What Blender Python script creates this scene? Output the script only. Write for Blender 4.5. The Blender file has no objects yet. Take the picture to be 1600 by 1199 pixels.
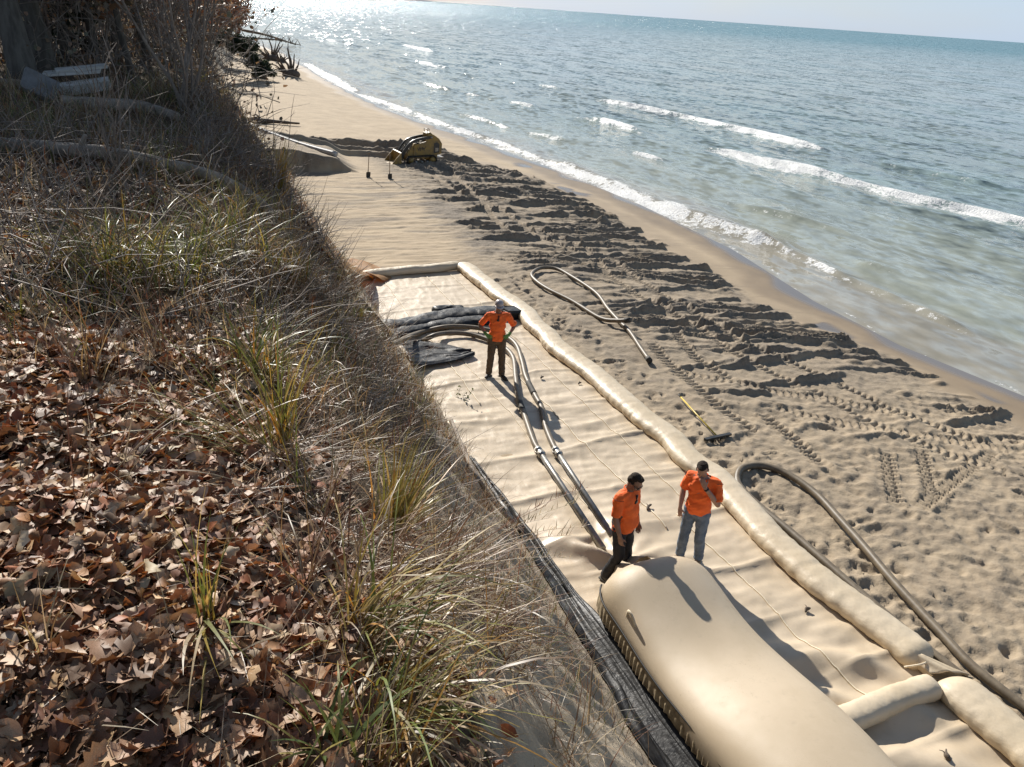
import bpy, bmesh, math, random
import numpy as np
from mathutils import Vector, Matrix, Euler

R = math.radians
S = bpy.context.scene
COL = S.collection
random.seed(7)
RNG = np.random.default_rng(7)

# ------------------------------------------------------------------ camera
# World: +Y runs along the shore away from the camera, +X points to the lake,
# z = 0 is the level of the fabric apron at the foot of the bluff.
CAM_H = 7.4
F, CX, CY = 1250.0, 800.0, 599.5
ROLL = math.atan(56 / 800)
PITCH = math.atan((CY - 11) * math.cos(ROLL) / F)
YAW = R(24)


def _rot(v):
    c, s = math.cos(YAW), math.sin(YAW)
    return np.array([v[0] * c + v[1] * s, -v[0] * s + v[1] * c, v[2]])


_f = np.array([0, math.cos(PITCH), -math.sin(PITCH)])
_u = np.array([0, math.sin(PITCH), math.cos(PITCH)])
_r = np.array([1.0, 0, 0])
C_FWD = _rot(_f)
C_R = _rot(_r * math.cos(ROLL) + _u * math.sin(ROLL))
C_U = _rot(-_r * math.sin(ROLL) + _u * math.cos(ROLL))
CAM_POS = np.array([0.0, 0.0, CAM_H])

cam = bpy.data.cameras.new('camera')
cam.sensor_fit = 'HORIZONTAL'
cam.sensor_width = 36.0
cam.lens = F / 1600 * 36
cam.clip_start = 0.05
cam.clip_end = 90000
co = bpy.data.objects.new('camera', cam)
COL.objects.link(co)
co.matrix_world = Matrix(((C_R[0], C_U[0], -C_FWD[0], 0), (C_R[1], C_U[1], -C_FWD[1], 0),
                          (C_R[2], C_U[2], -C_FWD[2], CAM_H), (0, 0, 0, 1)))
S.camera = co

# ------------------------------------------------------------------ sky, sun, exposure
SUN_AZ, SUN_EL = R(-3.5), R(30.5)
world = bpy.data.worlds.new('World')
S.world = world
world.use_nodes = True
wn, wl = world.node_tree.nodes, world.node_tree.links
bg = wn['Background']
sky = wn.new('ShaderNodeTexSky')
sky.sky_type = 'NISHITA'
sky.sun_disc = False
sky.sun_elevation = SUN_EL
sky.sun_rotation = SUN_AZ
sky.altitude = 180
sky.air_density = 1.0
sky.dust_density = 0.6
sky.ozone_density = 1.0
# thin high haze and cloud: pale veil over the blue, the same all round
tcw = wn.new('ShaderNodeTexCoord')
mpw = wn.new('ShaderNodeMapping'); mpw.inputs['Scale'].default_value = (1.2, 1.2, 5.0)
nw = wn.new('ShaderNodeTexNoise'); nw.inputs['Scale'].default_value = 2.2; nw.inputs['Detail'].default_value = 5
mrw = wn.new('ShaderNodeMapRange'); mrw.inputs[1].default_value = 0.3; mrw.inputs[2].default_value = 0.7; mrw.inputs[3].default_value = 0.50; mrw.inputs[4].default_value = 0.82
mxw = wn.new('ShaderNodeMix'); mxw.data_type = 'RGBA'; mxw.inputs[7].default_value = (6.4, 8.3, 11.0, 1)
wl.new(tcw.outputs['Generated'], mpw.inputs[0]); wl.new(mpw.outputs[0], nw.inputs['Vector']); wl.new(nw.outputs[0], mrw.inputs[0])
sepw = wn.new('ShaderNodeSeparateXYZ'); wl.new(tcw.outputs['Generated'], sepw.inputs[0])
mew = wn.new('ShaderNodeMapRange'); mew.interpolation_type = 'SMOOTHSTEP'; mew.inputs[1].default_value = 0.0; mew.inputs[2].default_value = 0.55; mew.inputs[3].default_value = 1.0; mew.inputs[4].default_value = 0.12
wl.new(sepw.outputs[2], mew.inputs[0])
muw = wn.new('ShaderNodeMath'); muw.operation = 'MULTIPLY'; wl.new(mew.outputs[0], muw.inputs[0]); wl.new(mrw.outputs[0], muw.inputs[1])
wl.new(muw.outputs[0], mxw.inputs[0]); wl.new(sky.outputs[0], mxw.inputs[6]); wl.new(mxw.outputs[2], bg.inputs[0])
bg.inputs[1].default_value = 0.062

sl = bpy.data.lights.new('sun', 'SUN')
sl.energy = 5.0
sl.angle = R(0.53)
sl.color = (1.0, 0.95, 0.87)
so = bpy.data.objects.new('sun', sl)
COL.objects.link(so)
sd = Vector((math.sin(SUN_AZ) * math.cos(SUN_EL), math.cos(SUN_AZ) * math.cos(SUN_EL), math.sin(SUN_EL)))
so.rotation_euler = (-sd).to_track_quat('-Z', 'Y').to_euler()
so.location = (0, 0, 40)

S.view_settings.view_transform = 'Standard'
S.view_settings.look = 'None'
S.view_settings.exposure = 0.5
S.view_settings.gamma = 1.0
S.render.engine = 'CYCLES'
S.cycles.max_bounces = 6
S.cycles.transparent_max_bounces = 8
S.cycles.caustics_reflective = False
S.cycles.caustics_refractive = False
S.cycles.sample_clamp_indirect = 6
S.cycles.use_denoising = True


# ------------------------------------------------------------------ pixel helpers
def ray(px, py):
    v = C_FWD + C_R * (px - CX) / F + C_U * (CY - py) / F
    return v / np.linalg.norm(v)


def G(px, py, z=0.0):
    """photo pixel -> point on the horizontal plane z"""
    v = ray(px, py)
    return CAM_POS + v * ((z - CAM_H) / v[2])


def proj(P):
    d = np.asarray(P, float) - CAM_POS
    w = d @ C_FWD
    return CX + F * (d @ C_R) / w, CY - F * (d @ C_U) / w, w


# ------------------------------------------------------------------ numpy noise
def _h(ix, iy, seed):
    ix = ix.astype(np.int64); iy = iy.astype(np.int64)
    h = (ix * 374761393 + iy * 668265263 + seed * 974711) & 0xffffffff
    h = ((h ^ (h >> 13)) * 1274126177) & 0xffffffff
    h = ((h ^ (h >> 16)) * 2246822519) & 0xffffffff
    return ((h ^ (h >> 15)) & 0xffffff) / float(0xffffff) * 2 - 1


def vn(x, y, seed=0):
    x = np.asarray(x, float); y = np.asarray(y, float)
    ix = np.floor(x); iy = np.floor(y)
    fx = x - ix; fy = y - iy
    fx = fx * fx * (3 - 2 * fx); fy = fy * fy * (3 - 2 * fy)
    a = _h(ix, iy, seed); b = _h(ix + 1, iy, seed); c = _h(ix, iy + 1, seed); d = _h(ix + 1, iy + 1, seed)
    return (a * (1 - fx) + b * fx) * (1 - fy) + (c * (1 - fx) + d * fx) * fy


def fbm(x, y, octv=4, seed=0, gain=0.5):
    s = 0; a = 1; t = 0
    for i in range(octv):
        s = s + a * vn(x * 2 ** i + 13.7 * i, y * 2 ** i - 7.1 * i, seed + i); t += a; a *= gain
    return s / t


def sm(a, b, x):
    t = np.clip((np.asarray(x, float) - a) / (b - a), 0, 1)
    return t * t * (3 - 2 * t)


def seg_dist(px, py, poly):
    """distance of points to a polyline, and arc length parameter there"""
    best = np.full(px.shape, 1e9); arc = np.zeros(px.shape); side = np.zeros(px.shape); L = 0
    for (x0, y0), (x1, y1) in zip(poly[:-1], poly[1:]):
        dx, dy = x1 - x0, y1 - y0; l2 = dx * dx + dy * dy; l = math.sqrt(l2)
        t = np.clip(((px - x0) * dx + (py - y0) * dy) / l2, 0, 1)
        ex = px - x0 - t * dx; ey = py - y0 - t * dy
        d = np.hypot(ex, ey); m = d < best
        best = np.where(m, d, best); arc = np.where(m, L + t * l, arc)
        side = np.where(m, (ex * dy - ey * dx) / l, side); L += l
    return best, arc, side, L


# ------------------------------------------------------------------ mesh helpers
def shade(me, smooth=True):
    me.polygons.foreach_set('use_smooth', np.full(len(me.polygons), smooth, dtype=bool))
    me.update()


def tag(o, label=None, cat=None, group=None, kind=None):
    if label: o['label'] = label
    if cat: o['category'] = cat
    if group: o['group'] = group
    if kind: o['kind'] = kind
    return o


def link(name, me, mat=None, parent=None):
    o = bpy.data.objects.new(name, me)
    COL.objects.link(o)
    if mat is not None and me is not None and not me.materials:
        me.materials.append(mat)
    if parent is not None:
        o.parent = parent
    return o


def empty(name, loc=(0, 0, 0), rz=0.0, rot=None):
    o = bpy.data.objects.new(name, None)
    COL.objects.link(o)
    o.location = tuple(float(v) for v in loc)
    o.rotation_euler = rot if rot is not None else (0, 0, rz)
    o.empty_display_size = 0.2
    return o


def raw_mesh(name, V, faces_tri=None, faces_quad=None, smooth=True, col=None, attrs=None):
    me = bpy.data.meshes.new(name)
    V = np.asarray(V, np.float32)
    me.vertices.add(len(V)); me.vertices.foreach_set('co', V.ravel())
    idx = []; starts = []; n = 0
    if faces_quad is not None and len(faces_quad):
        q = np.asarray(faces_quad, np.int32); idx.append(q.ravel()); starts.append(np.arange(len(q)) * 4); n += q.size
    if faces_tri is not None and len(faces_tri):
        t = np.asarray(faces_tri, np.int32); idx.append(t.ravel()); starts.append(n + np.arange(len(t)) * 3)
    idx = np.concatenate(idx); starts = np.concatenate(starts).astype(np.int32)
    me.loops.add(len(idx)); me.loops.foreach_set('vertex_index', idx.astype(np.int32))
    me.polygons.add(len(starts)); me.polygons.foreach_set('loop_start', starts)
    me.polygons.foreach_set('use_smooth', np.full(len(starts), smooth, dtype=bool))
    me.update(calc_edges=True)
    if col is not None:
        a = me.color_attributes.new('col', 'FLOAT_COLOR', 'POINT')
        c = np.ones((len(V), 4), np.float32); c[:, :3] = col; a.data.foreach_set('color', c.ravel())
    for k, v in (attrs or {}).items():
        a = me.attributes.new(k, 'FLOAT', 'POINT'); a.data.foreach_set('value', np.asarray(v, np.float32).ravel())
    me.validate()
    return me


def grid_faces(nr, nc):
    i = np.arange(nr - 1)[:, None] * nc + np.arange(nc - 1)[None, :]
    return np.stack([i, i + 1, i + nc + 1, i + nc], -1).reshape(-1, 4)


class MB:
    """collects tubes, boxes, strips into one mesh"""
    def __init__(s):
        s.V = []; s.Q = []; s.T = []; s.C = []; s.n = 0

    def add(s, V, Q=None, T=None, c=None):
        V = np.asarray(V, float)
        s.V.append(V)
        if Q is not None and len(Q): s.Q.append(np.asarray(Q) + s.n)
        if T is not None and len(T): s.T.append(np.asarray(T) + s.n)
        s.C.append(np.tile(np.asarray(c if c is not None else (1, 1, 1), float), (len(V), 1)))
        s.n += len(V)
        return s

    def tube(s, P, r, n=8, caps=True, c=None, flat=1.0, prof=None):
        P = np.asarray(P, float); m = len(P)
        r = np.broadcast_to(np.asarray(r, float), (m,))
        T = np.gradient(P, axis=0); T /= np.linalg.norm(T, axis=1)[:, None] + 1e-9
        up = np.array([0, 0, 1.0])
        A = np.cross(T, up); bad = np.linalg.norm(A, axis=1) < 0.05
        A[bad] = np.cross(T[bad], np.array([1.0, 0, 0]))
        A /= np.linalg.norm(A, axis=1)[:, None]
        B = np.cross(A, T)
        th = np.arange(n) / n * 2 * math.pi
        V = (P[:, None, :] + r[:, None, None] * (A[:, None, :] * np.cos(th)[None, :, None] + B[:, None, :] * (flat * np.sin(th))[None, :, None])).reshape(-1, 3)
        i = np.arange(m - 1)[:, None] * n; j = np.arange(n)[None, :]; k = (j + 1) % n
        Q = np.stack([i + j, i + k, i + n + k, i + n + j], -1).reshape(-1, 4)
        T_ = None
        if caps:
            V = np.vstack([V, P[:1], P[-1:]]); a, b = m * n, m * n + 1
            jj = np.arange(n); kk = (jj + 1) % n
            T_ = np.vstack([np.stack([np.full(n, a), kk, jj], -1), np.stack([np.full(n, b), (m - 1) * n + jj, (m - 1) * n + kk], -1)])
        return s.add(V, Q, T_, c)

    def box(s, c0, half, rot=None, c=None, taper=1.0):
        V = np.array([[x, y, z] for z in (-1, 1) for y in (-1, 1) for x in (-1, 1)], float)
        V[4:, :2] *= taper
        V = V * np.asarray(half)
        if rot is not None: V = V @ np.asarray(rot).T
        V = V + np.asarray(c0)
        return s.add(V, [[0, 2, 3, 1], [4, 5, 7, 6], [0, 1, 5, 4], [2, 6, 7, 3], [0, 4, 6, 2], [1, 3, 7, 5]], None, c)

    def prism(s, poly, y0, y1, c=None):
        """poly in (x,z), extruded along y"""
        n = len(poly); V = [(x, y0, z) for x, z in poly] + [(x, y1, z) for x, z in poly]
        V += [(np.mean([p[0] for p in poly]), y0, np.mean([p[1] for p in poly])), (np.mean([p[0] for p in poly]), y1, np.mean([p[1] for p in poly]))]
        j = np.arange(n); k = (j + 1) % n
        Q = np.stack([j, k, n + k, n + j], -1)
        T = np.vstack([np.stack([np.full(n, 2 * n), k, j], -1), np.stack([np.full(n, 2 * n + 1), n + j, n + k], -1)])
        return s.add(V, Q, T, c)

    def cap(s, p0, r0, p1, r1, n=10, c=None):
        """tapered capsule"""
        p0 = np.asarray(p0, float); p1 = np.asarray(p1, float)
        d = p1 - p0; L = np.linalg.norm(d); d = d / (L + 1e-9)
        P = []; rr = []
        for a in (-85, -60, -30, 0): P.append(p0 + d * r0 * math.sin(R(a))); rr.append(r0 * math.cos(R(a)))
        for a in (0, 30, 60, 85): P.append(p1 + d * r1 * math.sin(R(a))); rr.append(r1 * math.cos(R(a)))
        return s.tube(P, rr, n, True, c)

    def ell(s, c0, rad, rot=None, n=14, m=9, c=None):
        th = np.arange(n) / n * 2 * math.pi; ph = np.linspace(-math.pi / 2, math.pi / 2, m + 2)[1:-1]
        V = np.array([[math.cos(p) * math.cos(t), math.cos(p) * math.sin(t), math.sin(p)] for p in ph for t in th] + [[0, 0, -1], [0, 0, 1]])
        V = V * np.asarray(rad)
        if rot is not None: V = V @ np.asarray(rot).T
        i = np.arange(m - 1)[:, None] * n; j = np.arange(n)[None, :]; k = (j + 1) % n
        Q = np.stack([i + j, i + k, i + n + k, i + n + j], -1).reshape(-1, 4)
        jj = np.arange(n); kk = (jj + 1) % n
        T = np.vstack([np.stack([np.full(n, m * n), kk, jj], -1), np.stack([np.full(n, m * n + 1), (m - 1) * n + jj, (m - 1) * n + kk], -1)])
        return s.add(V + np.asarray(c0), Q, T, c)

    def mesh(s, name, smooth=True, col=False):
        V = np.vstack(s.V)
        return raw_mesh(name, V, np.vstack(s.T) if s.T else None, np.vstack(s.Q) if s.Q else None, smooth, np.vstack(s.C) if col else None)

    def build(s, name, mat, parent=None, smooth=True, col=False):
        return link(name, s.mesh(name, smooth, col), mat, parent)


def bevel_box(name, half, mat, parent, loc=(0, 0, 0), rot=(0, 0, 0), b=0.02, rough=0.0, seed=0):
    bm = bmesh.new(); bmesh.ops.create_cube(bm, size=2.0)
    for v in bm.verts: v.co = Vector((v.co.x * half[0], v.co.y * half[1], v.co.z * half[2]))
    bmesh.ops.bevel(bm, geom=list(bm.edges), offset=b, segments=2, affect='EDGES', profile=0.6)
    if rough:
        rg = random.Random(seed)
        for v in bm.verts: v.co += Vector((rg.uniform(-1, 1), rg.uniform(-1, 1), rg.uniform(-1, 1))) * rough
    me = bpy.data.meshes.new(name); bm.to_mesh(me); bm.free()
    o = link(name, me, mat, parent); o.location = loc; o.rotation_euler = rot
    return o


def smooth_path(P, n=60):
    """Catmull-Rom through points"""
    P = np.asarray(P, float)
    Q = np.vstack([2 * P[0] - P[1], P, 2 * P[-1] - P[-2]])
    seg = np.linalg.norm(np.diff(P, axis=0), axis=1); cum = np.concatenate([[0], np.cumsum(seg)])
    out = []
    for t in np.linspace(0, cum[-1], n):
        i = min(np.searchsorted(cum, t, 'right') - 1, len(seg) - 1); u = (t - cum[i]) / (seg[i] + 1e-9)
        a, b, c, d = Q[i], Q[i + 1], Q[i + 2], Q[i + 3]
        out.append(0.5 * (2 * b + (c - a) * u + (2 * a - 5 * b + 4 * c - d) * u * u + (3 * b - a - 3 * c + d) * u ** 3))
    return np.array(out)


# ------------------------------------------------------------------ materials
def new_mat(name):
    m = bpy.data.materials.new(name); m.use_nodes = True
    nt = m.node_tree
    return m, nt, nt.nodes['Principled BSDF'], nt.nodes['Material Output']


def N(nt, typ, **kw):
    n = nt.nodes.new(typ)
    for k, v in kw.items(): setattr(n, k, v)
    return n


def mixc(nt, fac, a, b, mode='MIX'):
    n = N(nt, 'ShaderNodeMix', data_type='RGBA', blend_type=mode)
    for sock, v in ((n.inputs[0], fac), (n.inputs[6], a), (n.inputs[7], b)):
        if hasattr(v, 'links'): nt.links.new(v, sock)
        elif isinstance(v, (int, float)): sock.default_value = v
        else: sock.default_value = (*v, 1)
    return n.outputs[2]


def math_n(nt, op, a, b=None, clamp=False):
    n = N(nt, 'ShaderNodeMath', operation=op); n.use_clamp = clamp
    for sock, v in ((n.inputs[0], a), (n.inputs[1], b)):
        if v is None: continue
        if hasattr(v, 'links'): nt.links.new(v, sock)
        else: sock.default_value = v
    return n.outputs[0]


def ramp(nt, x, lo, hi):
    n = N(nt, 'ShaderNodeMapRange', interpolation_type='SMOOTHSTEP')
    nt.links.new(x, n.inputs[0]); n.inputs[1].default_value = lo; n.inputs[2].default_value = hi
    return n.outputs[0]


def noise(nt, scale, detail=4, rough=0.55, coord='Object', stretch=None, rot=None):
    tc = N(nt, 'ShaderNodeTexCoord'); v = tc.outputs[coord]
    if stretch is not None or rot is not None:
        mp = N(nt, 'ShaderNodeMapping'); nt.links.new(v, mp.inputs[0])
        if stretch is not None: mp.inputs['Scale'].default_value = stretch
        if rot is not None: mp.inputs['Rotation'].default_value = rot
        v = mp.outputs[0]
    n = N(nt, 'ShaderNodeTexNoise'); nt.links.new(v, n.inputs['Vector'])
    n.inputs['Scale'].default_value = scale; n.inputs['Detail'].default_value = detail; n.inputs['Roughness'].default_value = rough
    return n.outputs[0]


def bump(nt, bs, h, strength, dist, prev=None):
    b = N(nt, 'ShaderNodeBump'); b.inputs['Strength'].default_value = strength; b.inputs['Distance'].default_value = dist
    nt.links.new(h, b.inputs['Height'])
    if prev is not None: nt.links.new(prev, b.inputs['Normal'])
    nt.links.new(b.outputs[0], bs.inputs['Normal'])
    return b.outputs[0]


def pm(name, c1, c2=None, scale=8, rough=0.7, bstr=0.0, bscale=40, bdist=0.01, metal=0.0, spec=0.5, stretch=None, rvar=0.0, lo=0.35, hi=0.65):
    m, nt, b, out = new_mat(name)
    c2 = c2 or tuple(v * 0.7 for v in c1)
    n = noise(nt, scale, 5, 0.6, stretch=stretch)
    nt.links.new(mixc(nt, ramp(nt, n, lo, hi), c1, c2), b.inputs['Base Color'])
    b.inputs['Roughness'].default_value = rough; b.inputs['Metallic'].default_value = metal; b.inputs['Specular IOR Level'].default_value = spec
    if rvar:
        r = N(nt, 'ShaderNodeMapRange'); nt.links.new(n, r.inputs[0]); r.inputs[1].default_value = 0.3; r.inputs[2].default_value = 0.7
        r.inputs[3].default_value = rough - rvar; r.inputs[4].default_value = rough + rvar
        nt.links.new(r.outputs[0], b.inputs['Roughness'])
    if bstr: bump(nt, b, noise(nt, bscale, 4, 0.6, stretch=stretch), bstr, bdist)
    return m


def plant_mat(name, transl=0.45, rough=0.55, spec=0.35, tint=(1, 1, 1)):
    """colour from the vertex attribute col, with light through the blade"""
    m, nt, b, out = new_mat(name)
    a = N(nt, 'ShaderNodeAttribute', attribute_name='col')
    n = noise(nt, 35, 3)
    c = mixc(nt, ramp(nt, n, 0.3, 0.7), a.outputs['Color'], mixc(nt, 1.0, a.outputs['Color'], (0.72, 0.66, 0.6), 'MULTIPLY'))
    nt.links.new(c, b.inputs['Base Color']); b.inputs['Roughness'].default_value = rough; b.inputs['Specular IOR Level'].default_value = spec
    t = N(nt, 'ShaderNodeBsdfTranslucent')
    nt.links.new(mixc(nt, 1.0, c, (1.0 * tint[0], 0.85 * tint[1], 0.6 * tint[2]), 'MULTIPLY'), t.inputs[0])
    mx = N(nt, 'ShaderNodeMixShader'); mx.inputs[0].default_value = transl
    nt.links.new(b.outputs[0], mx.inputs[1]); nt.links.new(t.outputs[0], mx.inputs[2]); nt.links.new(mx.outputs[0], out.inputs[0])
    return m


M = {}


def make_materials():
    # --- beach sand: dry tan, moist grey-brown where dug up, wet at the waterline
    m, nt, b, out = new_mat('beach_sand')
    am = N(nt, 'ShaderNodeAttribute', attribute_name='moist').outputs['Fac']
    aw = N(nt, 'ShaderNodeAttribute', attribute_name='wet').outputs['Fac']
    ap = N(nt, 'ShaderNodeAttribute', attribute_name='pool').outputs['Fac']
    n1 = noise(nt, 0.9, 5); n2 = noise(nt, 14, 5, 0.65); n3 = noise(nt, 220, 2)
    n4 = noise(nt, 1.3, 5, 0.65, stretch=(0.35, 2.4, 1))
    dry = mixc(nt, ramp(nt, n1, 0.3, 0.7), (0.50, 0.395, 0.265), (0.43, 0.335, 0.225))
    dry = mixc(nt, ramp(nt, n4, 0.52, 0.7), dry, (0.34, 0.27, 0.19))
    moist = mixc(nt, ramp(nt, n2, 0.35, 0.65), (0.265, 0.22, 0.17), (0.175, 0.145, 0.11))
    c = mixc(nt, am, dry, moist)
    c = mixc(nt, math_n(nt, 'MULTIPLY', ramp(nt, n3, 0.35, 0.7), 0.35), c, mixc(nt, 1, c, (0.55, 0.52, 0.5), 'MULTIPLY'))
    wet = mixc(nt, ramp(nt, n1, 0.3, 0.7), (0.29, 0.215, 0.135), (0.235, 0.175, 0.112))
    c = mixc(nt, aw, c, wet)
    c = mixc(nt, ap, c, (0.16, 0.125, 0.095))
    nt.links.new(c, b.inputs['Base Color'])
    rr = math_n(nt, 'SUBTRACT', 0.92, math_n(nt, 'MULTIPLY', aw, 0.38))
    rr = math_n(nt, 'SUBTRACT', rr, math_n(nt, 'MULTIPLY', ap, 0.44), True)
    nt.links.new(rr, b.inputs['Roughness']); b.inputs['Specular IOR Level'].default_value = 0.35
    b1 = bump(nt, b, noise(nt, 22, 5, 0.6), 0.35, 0.03)
    inv = math_n(nt, 'SUBTRACT', 1.0, math_n(nt, 'MAXIMUM', aw, ap), True)
    bb = nt.nodes[-1] if False else b.inputs['Normal'].links[0].from_node
    nt.links.new(math_n(nt, 'MULTIPLY', inv, 0.45), bb.inputs['Strength'])
    M['beach'] = m

    # --- bluff: pale sand scarp / dark humus under the litter
    m, nt, b, out = new_mat('bluff_soil')
    av = N(nt, 'ShaderNodeAttribute', attribute_name='veg').outputs['Fac']
    n1 = noise(nt, 3.0, 6, 0.65); n2 = noise(nt, 30, 5, 0.7)
    sand = mixc(nt, ramp(nt, n1, 0.35, 0.65), (0.46, 0.38, 0.28), (0.38, 0.31, 0.225))
    sand = mixc(nt, ramp(nt, n2, 0.6, 0.8), sand, (0.22, 0.17, 0.12))
    hum = mixc(nt, ramp(nt, n2, 0.35, 0.65), (0.075, 0.052, 0.034), (0.15, 0.108, 0.07))
    nt.links.new(mixc(nt, ramp(nt, math_n(nt, 'ADD', av, math_n(nt, 'MULTIPLY', math_n(nt, 'SUBTRACT', n1, 0.5), 0.9)), 0.35, 0.62), sand, hum), b.inputs['Base Color'])
    b.inputs['Roughness'].default_value = 0.95; b.inputs['Specular IOR Level'].default_value = 0.2
    bump(nt, b, noise(nt, 40, 6, 0.7), 0.6, 0.03, bump(nt, b, noise(nt, 8, 6, 0.65), 0.6, 0.10))
    M['bluff'] = m

    # --- lake
    m, nt, b, out = new_mat('lake_water')
    ash = N(nt, 'ShaderNodeAttribute', attribute_name='shallow').outputs['Fac']
    afo = N(nt, 'ShaderNodeAttribute', attribute_name='foam').outputs['Fac']
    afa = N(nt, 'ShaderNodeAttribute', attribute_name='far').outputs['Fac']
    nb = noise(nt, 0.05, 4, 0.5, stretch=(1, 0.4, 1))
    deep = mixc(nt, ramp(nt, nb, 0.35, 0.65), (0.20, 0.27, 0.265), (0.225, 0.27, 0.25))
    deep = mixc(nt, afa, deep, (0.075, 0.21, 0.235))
    c = mixc(nt, ash, deep, (0.31, 0.325, 0.265))
    c = mixc(nt, ramp(nt, ash, 0.93, 1.0), c, (0.31, 0.285, 0.225))
    nf = noise(nt, 4.5, 8, 0.78); nf2 = noise(nt, 1.1, 4, 0.6)
    fo = math_n(nt, 'ADD', afo, math_n(nt, 'ADD', math_n(nt, 'MULTIPLY', math_n(nt, 'SUBTRACT', nf, 0.5), 2.4), math_n(nt, 'MULTIPLY', math_n(nt, 'SUBTRACT', nf2, 0.5), 1.2)))
    fo = math_n(nt, 'MULTIPLY', ramp(nt, fo, 0.44, 0.66), ramp(nt, afo, 0.02, 0.2))
    nt.links.new(mixc(nt, fo, c, (0.82, 0.82, 0.80)), b.inputs['Base Color'])
    r = math_n(nt, 'ADD', math_n(nt, 'MULTIPLY', fo, 0.6), math_n(nt, 'ADD', 0.12, math_n(nt, 'MULTIPLY', afa, 0.10)))
    nt.links.new(r, b.inputs['Roughness']); b.inputs['IOR'].default_value = 1.333
    def slope(scale, k, st, rz, det):
        tc = N(nt, 'ShaderNodeTexCoord'); mp = N(nt, 'ShaderNodeMapping'); nt.links.new(tc.outputs['Object'], mp.inputs[0])
        mp.inputs['Scale'].default_value = st; mp.inputs['Rotation'].default_value = (0, 0, rz)
        n = N(nt, 'ShaderNodeTexNoise'); nt.links.new(mp.outputs[0], n.inputs['Vector']); n.inputs['Scale'].default_value = scale; n.inputs['Detail'].default_value = det
        v = N(nt, 'ShaderNodeVectorMath', operation='SUBTRACT'); nt.links.new(n.outputs['Color'], v.inputs[0]); v.inputs[1].default_value = (0.5, 0.5, 0.5)
        v2 = N(nt, 'ShaderNodeVectorMath', operation='MULTIPLY'); nt.links.new(v.outputs[0], v2.inputs[0]); v2.inputs[1].default_value = (k, k * 0.75, 0)
        return v2.outputs[0]
    geo = N(nt, 'ShaderNodeNewGeometry')
    va = N(nt, 'ShaderNodeVectorMath', operation='ADD'); nt.links.new(slope(0.42, 1.9, (1.0, 0.38, 1), R(8), 3), va.inputs[0]); nt.links.new(slope(1.9, 2.6, (1.0, 0.55, 1), R(-14), 3), va.inputs[1])
    vs = N(nt, 'ShaderNodeVectorMath', operation='SCALE'); nt.links.new(va.outputs[0], vs.inputs[0]); nt.links.new(math_n(nt, 'ADD', math_n(nt, 'SUBTRACT', 0.8, math_n(nt, 'MULTIPLY', ash, 0.5)), math_n(nt, 'MULTIPLY', afa, 0.7)), vs.inputs['Scale'])
    vb = N(nt, 'ShaderNodeVectorMath', operation='ADD'); nt.links.new(vs.outputs[0], vb.inputs[0]); nt.links.new(geo.outputs['Normal'], vb.inputs[1])
    vn_ = N(nt, 'ShaderNodeVectorMath', operation='NORMALIZE'); nt.links.new(vb.outputs[0], vn_.inputs[0])
    p = vn_.outputs[0]
    hf = noise(nt, 9.0, 4, 0.7)
    b3 = N(nt, 'ShaderNodeBump'); nt.links.new(hf, b3.inputs['Height']); nt.links.new(fo, b3.inputs['Strength']); b3.inputs['Distance'].default_value = 0.12
    nt.links.new(p, b3.inputs['Normal']); nt.links.new(b3.outputs[0], b.inputs['Normal'])
    M['lake'] = m

    # --- geotextiles
    def textile(name, c1, c2, rough, stain=0.0, wr=0.3, fine=0.14):
        m, nt, b, out = new_mat(name)
        n1 = noise(nt, 1.1, 5, 0.6); n2 = noise(nt, 7, 5, 0.65); n3 = noise(nt, 160, 2)
        c = mixc(nt, ramp(nt, n1, 0.35, 0.65), c1, c2)
        c = mixc(nt, math_n(nt, 'MULTIPLY', ramp(nt, n2, 0.55, 0.8), 0.5), c, tuple(v * 0.72 for v in c1))
        if stain:
            sp = math_n(nt, 'MULTIPLY', ramp(nt, noise(nt, 60, 3, 0.8), 0.62, 0.72), ramp(nt, noise(nt, 1.3, 3), 0.5, 0.62))
            c = mixc(nt, math_n(nt, 'MULTIPLY', sp, stain), c, (0.20, 0.12, 0.06))
        nt.links.new(c, b.inputs['Base Color'])
        rg = N(nt, 'ShaderNodeMapRange'); nt.links.new(n2, rg.inputs[0]); rg.inputs[1].default_value = 0.3; rg.inputs[2].default_value = 0.7
        rg.inputs[3].default_value = rough - 0.06; rg.inputs[4].default_value = rough + 0.1
        nt.links.new(rg.outputs[0], b.inputs['Roughness']); b.inputs['Specular IOR Level'].default_value = 0.5
        p = bump(nt, b, n3, fine, 0.006)
        if wr: bump(nt, b, noise(nt, 9, 4, 0.55, stretch=(1.0, 0.45, 1)), wr, 0.02, p)
        return m
    M['apron'] = textile('woven_tan_geotextile', (0.57, 0.465, 0.335), (0.52, 0.42, 0.295), 0.44, 0.25, 0.35)
    M['tube'] = textile('tan_tube_fabric', (0.56, 0.455, 0.325), (0.50, 0.40, 0.275), 0.44, 0.9, 0.05, 0.55)
    M['roll'] = textile('cream_roll_fabric', (0.62, 0.515, 0.37), (0.56, 0.455, 0.31), 0.46, 0.1, 0.7)
    M['seam'] = pm('pale_stitching', (0.72, 0.62, 0.45), (0.6, 0.5, 0.36), 30, 0.6)
    M['skirt'] = pm('pleated_skirt_fabric', (0.40, 0.32, 0.20), (0.24, 0.18, 0.11), 12, 0.75, 0.5, 30, 0.01)
    M['black'] = pm('black_plastic_film', (0.012, 0.012, 0.013), (0.024, 0.023, 0.022), 5, 0.46, 0.5, 14, 0.02, rvar=0.08, spec=0.3)
    M['blackcord'] = pm('black_cord', (0.015, 0.014, 0.013), None, 20, 0.6)
    m, nt, b, out = new_mat('orange_tan_cloth')
    n1 = noise(nt, 4, 4)
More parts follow.
